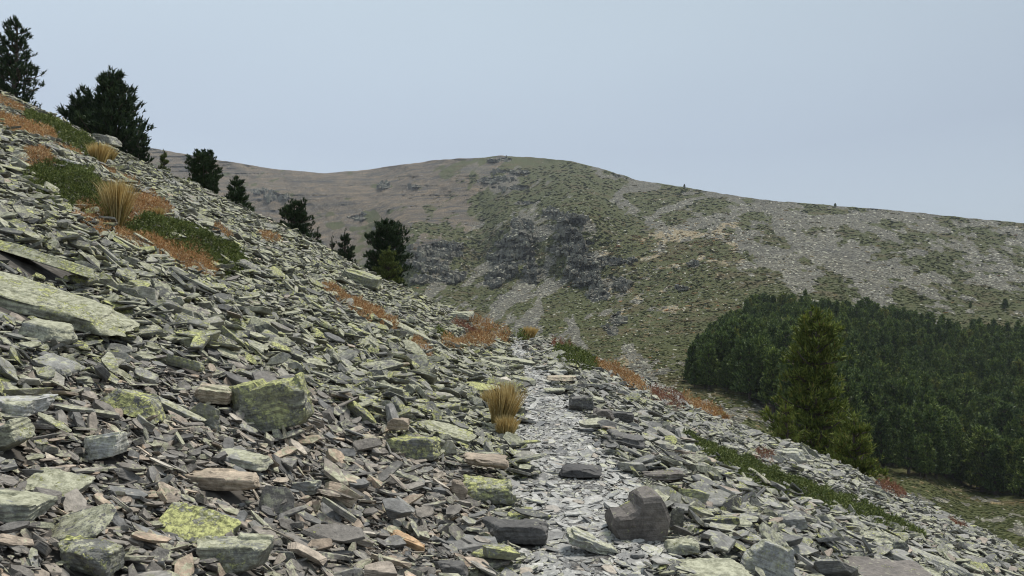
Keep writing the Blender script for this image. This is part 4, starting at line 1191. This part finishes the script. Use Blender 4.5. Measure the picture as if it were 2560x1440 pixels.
# relief along the line of sight keeps the outline: gullies, ledges, cliffs standing proud
rel = 0.030 * fbm(UU / 120.0, VV / 90.0, 0, 30, 4) + 0.010 * fbm(UU / 24.0, VV / 14.0, 0, 32, 4)
rel = rel * np.interp(VV, [380, 480, 1000, 1300], [0.8, 1.0, 0.9, 0.4])
gul = np.exp(-((UU - (1190 + 0.02 * (VV - 500)) + 16 * fbm(VV / 60.0, VV * 0, 0, 2, 3)) / 40.0) ** 2) * sstep(430, 560, VV) * sstep(880, 780, VV) * 0.03
butt = 0.6 * cliff * (0.018 + 0.022 * np.round(2.5 * fbm(UU / 16.0, VV / 50.0, 0, 33, 3)) + 0.016 * np.round(3 * vnoise(UU / 30.0 + 0.5 * vnoise(UU / 9.0, VV / 30.0, 0, 3), VV / 11.0, 0, 34)) + 0.016 * fbm(UU / 5.0, VV / 8.0, 0, 36, 3))
ledge = 0.010 * brown * np.abs(vnoise(UU / 150.0, VV / 6.0, 0, 35)) * sstep(520, 470, VV)
LD = LD + rel + gul - butt - ledge
DD = np.exp(LD)
MX = (UU - CX) / F * DD; MY = DD; MZ = EYE + (CY - VV) / F * DD
def back(k):   # ground falling away behind the ridge
    d = DD[:, -1] * (1 + 0.12 * k); z = MZ[:, -1] - 10.0 * k * k - 2 * k
    return (UU[:, -1] - CX) / F * d, d, z
bx = [back(k) for k in range(1, 7)]
MXa = np.concatenate([MX] + [b[0][:, None] for b in bx], 1); MYa = np.concatenate([MY] + [b[1][:, None] for b in bx], 1); MZa = np.concatenate([MZ] + [b[2][:, None] for b in bx], 1)
nrow = NR + 6
def padc(A): return np.concatenate([A, np.repeat(A[:, -1:], 6, 1)], 1).ravel()

g = NT('mountain_ground')
p = g.pos()
fine = g.noise(p, 0.22, 6, 0.68)
n_big = g.noise(p, 0.02, 4, 0.6)
vo = g.voro(p, 0.85); vo2 = g.voro(p, 0.33)
# scree: blocks of many greys
rockc = g.ramp(vo.outputs['Color'], [(0.15, (0.05, 0.048, 0.041)), (0.42, (0.12, 0.116, 0.098)), (0.62, (0.175, 0.168, 0.14)), (0.85, (0.30, 0.285, 0.23))])
rockc = g.mix(0.5, rockc, g.ramp(vo2.outputs['Color'], [(0.15, (0.08, 0.078, 0.07)), (0.5, (0.155, 0.152, 0.135)), (0.85, (0.27, 0.26, 0.225))]))
rockc = g.mix(1.0, rockc, g.ramp(n_big, [(0.3, (0.84, 0.83, 0.80)), (0.7, (1.1, 1.07, 0.96))]), 'MULTIPLY')
# brown grass and earth
bc = g.ramp(g.noise(p, 0.03, 8, 0.78), [(0.36, (0.088, 0.076, 0.060)), (0.5, (0.165, 0.130, 0.092)), (0.62, (0.245, 0.185, 0.118))])
bc = g.mix(1.0, bc, g.ramp(vo.outputs['Color'], [(0.2, (0.7, 0.7, 0.7)), (0.8, (1.3, 1.3, 1.3))]), 'MULTIPLY')
bc = g.mix(g.step(g.noise(g.vscale(p, (1, 1, 0.3)), 0.13, 4, 0.7), 0.55, 0.72), bc, (0.235, 0.225, 0.21))
bc = g.mix(g.step(g.noise(g.vscale(p, (0.2, 0.2, 3.0)), 0.05, 6, 0.75), 0.52, 0.62), bc, (0.075, 0.073, 0.07))
br = g.attr('brown')
ground = g.mix(br, rockc, bc)
# tan grass
tn = g.attr('tan')
tm = g.step(g.math('ADD', tn, g.math('MULTIPLY_ADD', fine, 1.2, -0.6)), 0.35, 0.55)
ground = g.mix(g.math('MULTIPLY', tm, 0.9), ground, g.mix(fine, (0.26, 0.20, 0.11), (0.50, 0.42, 0.27)))
# low scrub
vg = g.attr('veg')
vm = g.step(g.math('ADD', vg, g.math('ADD', g.math('MULTIPLY_ADD', fine, 0.9, -0.45), g.math('MULTIPLY_ADD', g.noise(p, 0.06, 3), 0.5, -0.25))), 0.46, 0.56)
gc = g.mix(g.noise(p, 0.035, 5, 0.65), (0.056, 0.069, 0.020), (0.108, 0.115, 0.034))
gc = g.mix(g.math('MULTIPLY', g.step(g.noise(p, 0.5, 4, 0.7), 0.5, 0.75), 0.6), gc, (0.125, 0.118, 0.045))
gc = g.mix(g.math('MULTIPLY', g.step(g.noise(p, 0.045, 5, 0.75), 0.50, 0.62), 0.6), gc, (0.125, 0.088, 0.045))
ground = g.mix(g.math('MULTIPLY', vm, 0.96), ground, gc)
# cliffs
cl = g.attr('cliff')
cn = g.noise(g.vscale(p, (1.0, 1.0, 0.30)), 0.35, 6, 0.8)
cc = g.ramp(cn, [(0.32, (0.050, 0.048, 0.041)), (0.5, (0.125, 0.120, 0.098)), (0.66, (0.27, 0.25, 0.185))])
cm = g.step(g.math('ADD', cl, g.math('MULTIPLY_ADD', fine, 0.8, -0.4)), 0.38, 0.56)
ground = g.mix(cm, ground, cc)
g.color(ground); g.b.inputs['Roughness'].default_value = 0.92; g.b.inputs['Specular IOR Level'].default_value = 0.2
hgt = g.math('ADD', g.math('MULTIPLY', vo.outputs['Distance'], 0.9), g.math('MULTIPLY', fine, 1.8))
g.bump(hgt, 1.0, 2.0)
me = np_mesh('mountain', np.stack([MXa, MYa, MZa], -1).reshape(-1, 3), grid_faces(len(U), nrow), g.m, True)
_fs = padc(cliff)[grid_faces(len(U), nrow)[:, 0]] < 0.25
me.polygons.foreach_set('use_smooth', _fs)
for nm, A in (('veg', veg), ('brown', brown), ('tan', tan), ('cliff', cliff)): fattr(me, nm, padc(A))
tag(link('mountain', me), 'broad rounded mountain with brown bowl, dark cliffs and grey scree flank', kind='structure')

# far lowland under and behind everything
g = NT('far_ground'); g.color(g.mix(g.noise(g.pos(), 0.004, 4), (0.07, 0.07, 0.04), (0.14, 0.12, 0.08)))
R_ = 9000.0
me = np_mesh('lowland', np.array([[-R_, -R_, -75], [R_, -R_, -75], [R_, R_, -75], [-R_, R_, -75]]), np.array([[0, 1, 2, 3]]), g.m)
tag(link('lowland', me), 'far low ground behind the hills', kind='structure')

def mt(u, v):
    """points of the mountain seen at pixels (u, v), vectorised through the grid"""
    u = np.atleast_1d(np.asarray(u, float)); v = np.atleast_1d(np.asarray(v, float))
    i = np.interp(u, U, np.arange(len(U))); i0 = np.clip(i.astype(int), 0, len(U) - 2); fi = i - i0
    rg = np.interp(u, U, ridge)
    s = np.clip((1500 - v) / (1500 - rg), 0, 0.9999) ** (1 / 0.72)
    j = s * (NR - 1); j0 = np.clip(j.astype(int), 0, NR - 2); fj = j - j0
    def at(A): return (A[i0, j0] * (1 - fj) + A[i0, j0 + 1] * fj) * (1 - fi) + (A[i0 + 1, j0] * (1 - fj) + A[i0 + 1, j0 + 1] * fj) * fi
    d = at(DD)
    return np.stack([(u - CX) / F * d, d, at(MZ)], -1), at(veg), at(cliff), at(brown), at(tan), d

def in_poly(u, v, poly):
    r = np.zeros(len(u), bool); n = len(poly)
    for k in range(n):
        x1, y1 = poly[k]; x2, y2 = poly[(k + 1) % n]
        c = ((y1 > v) != (y2 > v)) & (u < (x2 - x1) * (v - y1) / (y2 - y1 + 1e-9) + x1)
        r ^= c
    return r
FOREST = [(1706, 968), (1735, 905), (1800, 842), (1872, 798), (1950, 785), (2100, 795), (2250, 808), (2300, 832), (2400, 850), (2560, 862), (2760, 872), (2760, 1290), (2560, 1245), (2480, 1240), (2400, 1212), (2300, 1196), (2200, 1172), (2050, 1130), (1965, 1050), (1900, 1018), (1850, 985), (1760, 972)]

# boulders and scrub scattered over the mountain side: sampled by area in the picture's rows so that far ones are bigger
n = 90000
u = RNG.uniform(1000, 2640, n); v = RNG.uniform(440, 1420, n)
keep = v > np.interp(u, RU, RV) + 4
u, v = u[keep], v[keep]
P, vg_, cl_, br_, tn_, d_ = mt(u, v)
fp = in_poly(u, v, FOREST)
nearsil = v < np.interp(u, SIL_U, SIL_V) + 25
pr = (1 - sstep(0.36, 0.52, vg_)) * (1 - cl_) * (1 - 0.85 * br_) * 0.8 + 0.03 + 0.10 * (u < 1950)
ok = (RNG.uniform(0, 1, len(u)) < pr * 0.85) & ~fp & nearsil & (d_ < 720)
Pr, dr = P[ok], d_[ok]
m = len(Pr)
size = dr * (2.6 / F) * RNG.uniform(0.9, 3.2, m) ** 1.2
size = np.clip(size, 0.25, 2.6)
nn = unit(np.stack([RNG.normal(0, 0.35, m), -0.35 + RNG.normal(0, 0.3, m), np.full(m, 1.0)], -1))
M_FARROCK = rock_material('far_pale_slate', [(0.0, (0.08, 0.08, 0.07)), (0.4, (0.17, 0.165, 0.137)), (0.8, (0.28, 0.268, 0.215)), (1.0, (0.44, 0.39, 0.29))], 0.0, 0.3, strata=0.2)
farm = []
for i in (0, 2, 5, 9, 16, 17, 18, 20, 22):
    m2 = VAR['right'][i].copy(); m2.materials.clear(); m2.materials.append(M_FARROCK); farm.append(m2)
VC['far'] = var_collection('stones_far', farm)
tag(scatter('mountain_scree', Pr + np.array([0, 0, 0.02]) * size[:, None], rot_from(nn, RNG.uniform(0, 6.28, m)), size[:, None] * np.ones(3), RNG.integers(0, len(farm), m), VC['far']),
    'scattered pale boulders on the mountain side and valley floor', 'boulders', kind='stuff')
print('mountain boulders', m)
# crags: fractured columns and ledges standing out of the cliffs
n = 60000
u = RNG.uniform(560, 1800, n); v = RNG.uniform(390, 860, n)
P, vg_, cl_, br_, tn_, d_ = mt(u, v)
ok = (RNG.uniform(0, 1, n) < np.where(cl_ > 0.3, 0.30, 0.0)) & (v > np.interp(u, RU, RV) + 6)
Pc, dc = P[ok], d_[ok]; m = len(Pc)
size = dc / F * RNG.uniform(7, 17, m)
nn = unit(np.stack([RNG.normal(0, 0.08, m), RNG.normal(0.12, 0.08, m), np.full(m, 1.0)], -1))
M_CRAG = rock_material('crag_rock', [(0.0, (0.095, 0.093, 0.080)), (0.5, (0.125, 0.121, 0.102)), (1.0, (0.17, 0.163, 0.13))], 0.0, 0.2, strata=0.2)
crm = []
for i in (16, 18, 19, 20, 21, 22, 23):
    m2 = VAR['right'][i].copy(); m2.materials.clear(); m2.materials.append(M_CRAG); crm.append(m2)
VC['crag'] = var_collection('stones_crag', crm)
ver = RNG.uniform(0, 1, m)
tag(scatter('crags', Pc, rot_from(nn, RNG.uniform(0, 6.28, m)), size[:, None] * np.stack([np.where(ver < 0.75, 0.8, 1.5), np.where(ver < 0.75, 0.9, 1.0), np.where(ver < 0.75, 3.6, 1.3)], -1), RNG.integers(0, len(crm), m), VC['crag']),
    'dark fractured cliff rocks in the middle of the mountain side', 'cliff rocks', kind='stuff')
print('crags', m)

# scrub cushions
def shrub_mesh(seed):
    rng = np.random.default_rng(seed)
    n = 260
    a = rng.uniform(0, 6.283, n); r = np.sqrt(rng.uniform(0, 1, n)) * 0.5
    z = 0.32 * np.sqrt(np.maximum(0, 1 - (r / 0.5) ** 2)) * rng.uniform(0.6, 1.0, n)
    C = np.stack([np.cos(a) * r, np.sin(a) * r, z], -1)
    A = unit(C * np.array([1.2, 1.2, 1.5]) + np.array([0, 0, 0.15]))
    L = np.full(n, 0.13)
    V, Fc = sprigs(C - A * 0.04, A, L, L * 0.42, 3, 0.5, rng, 0.2)
    return np_mesh('scrub', V, Fc, M_SHRUB)
VC['scrub'] = var_collection('scrub_sources', [shrub_mesh(40 + i) for i in range(5)])
n = 60000
u = RNG.uniform(960, 2640, n); v = RNG.uniform(400, 1420, n)
keep = (v > np.interp(u, RU, RV) + 2)
u, v = u[keep], v[keep]
P, vg_, cl_, br_, tn_, d_ = mt(u, v)
ok = (RNG.uniform(0, 1, len(u)) < sstep(0.44, 0.60, vg_)) & (v < np.interp(u, SIL_U, SIL_V) + 25) & (tn_ < 0.5) & ~in_poly(u, v, FOREST) & (d_ < 1000)
Ps, ds = P[ok], d_[ok]; m = len(Ps)
size = np.clip(ds * (5.5 / F) * RNG.uniform(0.6, 1.7, m), 0.35, 4.0)
rot = np.stack([np.full(m, 0.3) + RNG.normal(0, 0.1, m), RNG.normal(0, 0.1, m), RNG.uniform(0, 6.28, m)], -1)
tag(scatter('mountain_scrub', Ps - np.array([0, 0, 0.10]) * size[:, None], rot, size[:, None] * np.array([1.2, 1.2, 0.55]), RNG.integers(0, 5, m), VC['scrub']),
    'low dark green scrub covering parts of the mountain side', 'scrub', kind='stuff')
print('scrub', m)
# dry grass cushions among the scrub
n = 40000
u = RNG.uniform(960, 2640, n); v = RNG.uniform(430, 1300, n)
P, vg_, cl_, br_, tn_, d_ = mt(u, v)
mid = sstep(1380, 1560, u) * sstep(2000, 1780, u) * sstep(500, 580, v)
ok = (RNG.uniform(0, 1, n) < 0.03 + 0.40 * mid * (fbm(u / 40.0, v / 16.0, 0, 7, 3) > 0.02) + 0.6 * sstep(0.4, 0.8, tn_)) & (cl_ < 0.3) & (v > np.interp(u, RU, RV) + 4) & (v < np.interp(u, SIL_U, SIL_V) + 25) & ~in_poly(u, v, FOREST)
Pd, dd_ = P[ok], d_[ok]; m = len(Pd)
M_DRY = leaf_material('mountain_dry_grass', [(0.0, (0.24, 0.17, 0.09)), (0.6, (0.40, 0.32, 0.19)), (1.0, (0.56, 0.48, 0.33))], trans=0, per='tree')
VC['dry'] = var_collection('dry_sources', [shrub_mesh(140 + i) for i in range(3)])
for o_ in VC['dry'].objects: o_.data.materials.clear(); o_.data.materials.append(M_DRY)
size = np.clip(dd_ * (6.0 / F) * RNG.uniform(0.5, 2.2, m), 0.3, 5.0)
rot = np.stack([np.full(m, 0.3), np.zeros(m), RNG.uniform(0, 6.28, m)], -1)
tag(scatter('mountain_dry_grass', Pd - np.array([0, 0, 0.08]) * size[:, None], rot, size[:, None] * np.array([1.4, 1.0, 0.45]), RNG.integers(0, 3, m), VC['dry']),
    'pale dry grass tufts among the scrub of the mountain side', 'grass', kind='stuff')

# ------------------------------------------------------------------ the forest
FK = []
for i in range(7):
    rr = random.Random(i)
    wd = rr.uniform(0.34, 0.50)
    pf = (P_CONE, P_CONE, P_CONE, P_ROUND, P_CONE, P_CONE, P_ROUND)[i]
    (tv, tf), (V, Fc) = pine_mesh(60 + i, wd, pf, whorls=15, per=7, tuft=0.060, needles=7, twigs=6, low=0.10, nw=0.22)
    FK.append((np_mesh('trunk', tv, tf, M_BARK), np_mesh('crown', V, Fc, M_FOREST)))
# bases on a jittered world grid
gxw, gyw = np.meshgrid(np.arange(15, 260, 3.1), np.arange(95, 330, 3.1), indexing='ij')
gxw = gxw.ravel() + RNG.uniform(-1.6, 1.6, gxw.size); gyw = gyw.ravel() + RNG.uniform(-1.6, 1.6, gyw.size)
# find the row of each base: search along its column of the grid
uw = CX + F * gxw / gyw
ok = (uw > 1690) & (uw < 2740)
gxw, gyw, uw = gxw[ok], gyw[ok], uw[ok]
T = []
for x, y, uu in zip(gxw, gyw, uw):
    i = int(np.clip(np.interp(uu, U, np.arange(len(U))), 0, len(U) - 1))
    dcol = DD[i]
    j = int(np.argmax(dcol > y))
    if j == 0: continue
    vv = VV[i, j]
    T.append((x, y, MZ[i, j], uu, vv))
T = np.array(T)
T = T[in_poly(T[:, 3], T[:, 4], FOREST)]
hh = RNG.uniform(5.5, 10.5, len(T)) * (0.82 + 0.25 * (1 - sstep(140, 240, T[:, 1])))
hh *= 0.42 + 0.58 * sstep(1700, 1880, T[:, 3] + 0.5 * (T[:, 4] - 850))
seen = T[:, 3] < 2575
order = np.argsort(-(hh / T[:, 1]) * seen)
first = order[:292]; rest = order[292:]
print('forest trees', len(T))
for i in first:
    x, y, z, uu, vv = T[i]
    r = empty('forest_pine', (x, y, z - 0.1)); r.rotation_euler = (0, 0, RNG.uniform(0, 6.28))
    if uu > 2385 and uu < 2500 and vv > 1170: lb = 'dark pine standing round the bare dead tree at the lower forest edge'
    elif vv > 1130: lb = 'dark pine at the near lower edge of the forest, left of the dead tree' if uu <= 2385 else 'dark pine at the near lower edge of the forest, right of the dead tree'
    elif vv < 905 and uu > 1980: lb = 'small dark pine along the upper forest edge under the grey scree flank'
    elif uu < 1800: lb = 'small dark pine in the tapering left tip of the forest'
    elif uu < 1960: lb = 'dark pine in the left wing of the forest, next to the tall olive pine'
    elif uu < 2180: lb = 'dark pine in the forest directly behind the tall olive pine'
    elif uu < 2380: lb = 'dark pine in the middle of the forest, right of the olive pines'
    else: lb = 'dark pine inside the forest near the right edge of the view'
    tag(r, lb, 'pine', 'pines of the valley forest')
    k = int(RNG.integers(0, 7)); w_ = RNG.uniform(0.85, 1.2)
    for part, me_ in (('trunk', FK[k][0]), ('crown', FK[k][1])):
        o = link(part, me_, r); o.scale = (hh[i] * w_, hh[i] * w_, hh[i])
fm = []
for k in range(7):
    tv = FK[k][0]; cv = FK[k][1]
    bm = bmesh.new(); bm.from_mesh(tv)
    nf = len(bm.faces); bm.from_mesh(cv); bm.faces.ensure_lookup_table()
    for f in bm.faces[nf:]: f.material_index = 1
    m2 = bpy.data.meshes.new('pine_whole'); bm.to_mesh(m2); bm.free()
    m2.materials.append(M_BARK); m2.materials.append(M_FOREST); fm.append(m2)
VC['pines'] = var_collection('pine_sources', fm)
m = len(rest); w_ = RNG.uniform(0.85, 1.2, m)
tag(scatter('forest', T[rest, :3] - np.array([0, 0, 0.1]), np.stack([np.zeros(m), np.zeros(m), RNG.uniform(0, 6.28, m)], -1), np.stack([hh[rest] * w_, hh[rest] * w_, hh[rest]], -1), RNG.integers(0, 7, m), VC['pines']),
    'rest of the dense dark pine forest filling the valley side', 'forest', kind='stuff')

# single dark bushes on the mountain
def far_tree(u, vb, hpx, wpx, label, k, group='lone pines on the mountain side'):
    P = mt([u], [vb])[0][0]; h = hpx / F * P[1]
    r = empty('pine_tree', (P[0], P[1], P[2] - 0.03 * h)); tag(r, label, 'pine', group)
    for part, me_ in (('trunk', FK[k][0]), ('crown', FK[k][1])):
        o = link(part, me_, r); s_ = wpx / F * P[1] / 0.52; o.scale = (s_, s_, h)
far_tree(2513, 772, 26, 26, 'round dark bush-like pine on the terrace above the forest at the far right', 1)
far_tree(2426, 770, 16, 12, 'small brownish pine on the terrace left of the round dark one', 4)
far_tree(1711, 468, 8, 8, 'tiny lone pine on the right-hand ridge just below the summit shoulder', 1)
far_tree(2088, 516, 8, 10, 'tiny dark pine on the ridge halfway down to the right', 4)

# bare dead tree before the forest edge
def dead_tree(u, vb, hpx):
    P = mt([u], [vb])[0][0]; h = hpx / F * P[1]
    rng = np.random.default_rng(5)
    r = empty('dead_tree', tuple(P)); tag(r, 'bare grey dead tree with thin branches at the lower edge of the forest', 'dead tree')
    H = np.linspace(0, 1, 8)
    tv, tf = cyl_chain(np.stack([0.02 * np.sin(H * 5), 0 * H, H], -1) * h, 0.16 * (1 - H) + 0.03, 6)
    link('trunk', np_mesh('trunk', tv, tf, M_DEAD), r)
    ch = []
    for i in range(44):
        z = rng.uniform(0.12, 0.95); a = rng.uniform(0, 6.28); L = (1 - z * 0.75) * rng.uniform(0.16, 0.34)
        s = np.linspace(0, 1, 4)
        pts = np.stack([np.cos(a) * L * s, np.sin(a) * L * s, z + (rng.uniform(-0.1, 0.12)) * s - 0.05 * s * s], -1) * h
        ch.append(cyl_chain(pts, np.linspace(0.045, 0.015, 4), 3))
    V, Fc = join(ch); o = link('branches', np_mesh('branches', V, Fc, M_DEAD), r)
dead_tree(2443, 1222, 72)

# summit cairn
P = mt([1266], [394])[0][0]
root = empty('cairn', tuple(P)); tag(root, 'tiny stone cairn on the highest point of the mountain', 'cairn')
zc = 0.0
for i, s_ in enumerate((2.4, 2.0, 1.6, 1.1)):
    V = boulder_verts(300 + i, (s_, s_, 1.0)); V[:, 2] += zc + 0.4; zc += 0.85
    link('stone', np_mesh('stone', V, CD_F, H_MAT['dark']), root)

# ------------------------------------------------------------------ thin autumn haze
g = bpy.data.materials.new('haze'); g.use_nodes = True
nt = g.node_tree; nt.nodes.clear()
o_ = nt.nodes.new('ShaderNodeOutputMaterial'); pv = nt.nodes.new('ShaderNodeVolumePrincipled')
pv.inputs['Color'].default_value = (0.80, 0.87, 0.96, 1); pv.inputs['Density'].default_value = 0.00013
nt.links.new(pv.outputs[0], o_.inputs['Volume'])
bm = bmesh.new(); bmesh.ops.create_cube(bm, size=1.0)
me = bpy.data.meshes.new('haze'); bm.to_mesh(me); bm.free(); me.materials.append(g)
hz = link('haze', me); hz.scale = (18200, 18200, 76 + 420); hz.location = (0, 0, (-76 + 420) / 2)
tag(hz, 'thin bluish mountain haze', 'haze', kind='stuff')

SC.cycles.max_bounces = 6
SC.cycles.diffuse_bounces = 2
SC.cycles.filter_width = 1.1
SC.cycles.glossy_bounces = 2
SC.cycles.transmission_bounces = 2
SC.cycles.volume_bounces = 0
SC.cycles.use_denoising = True
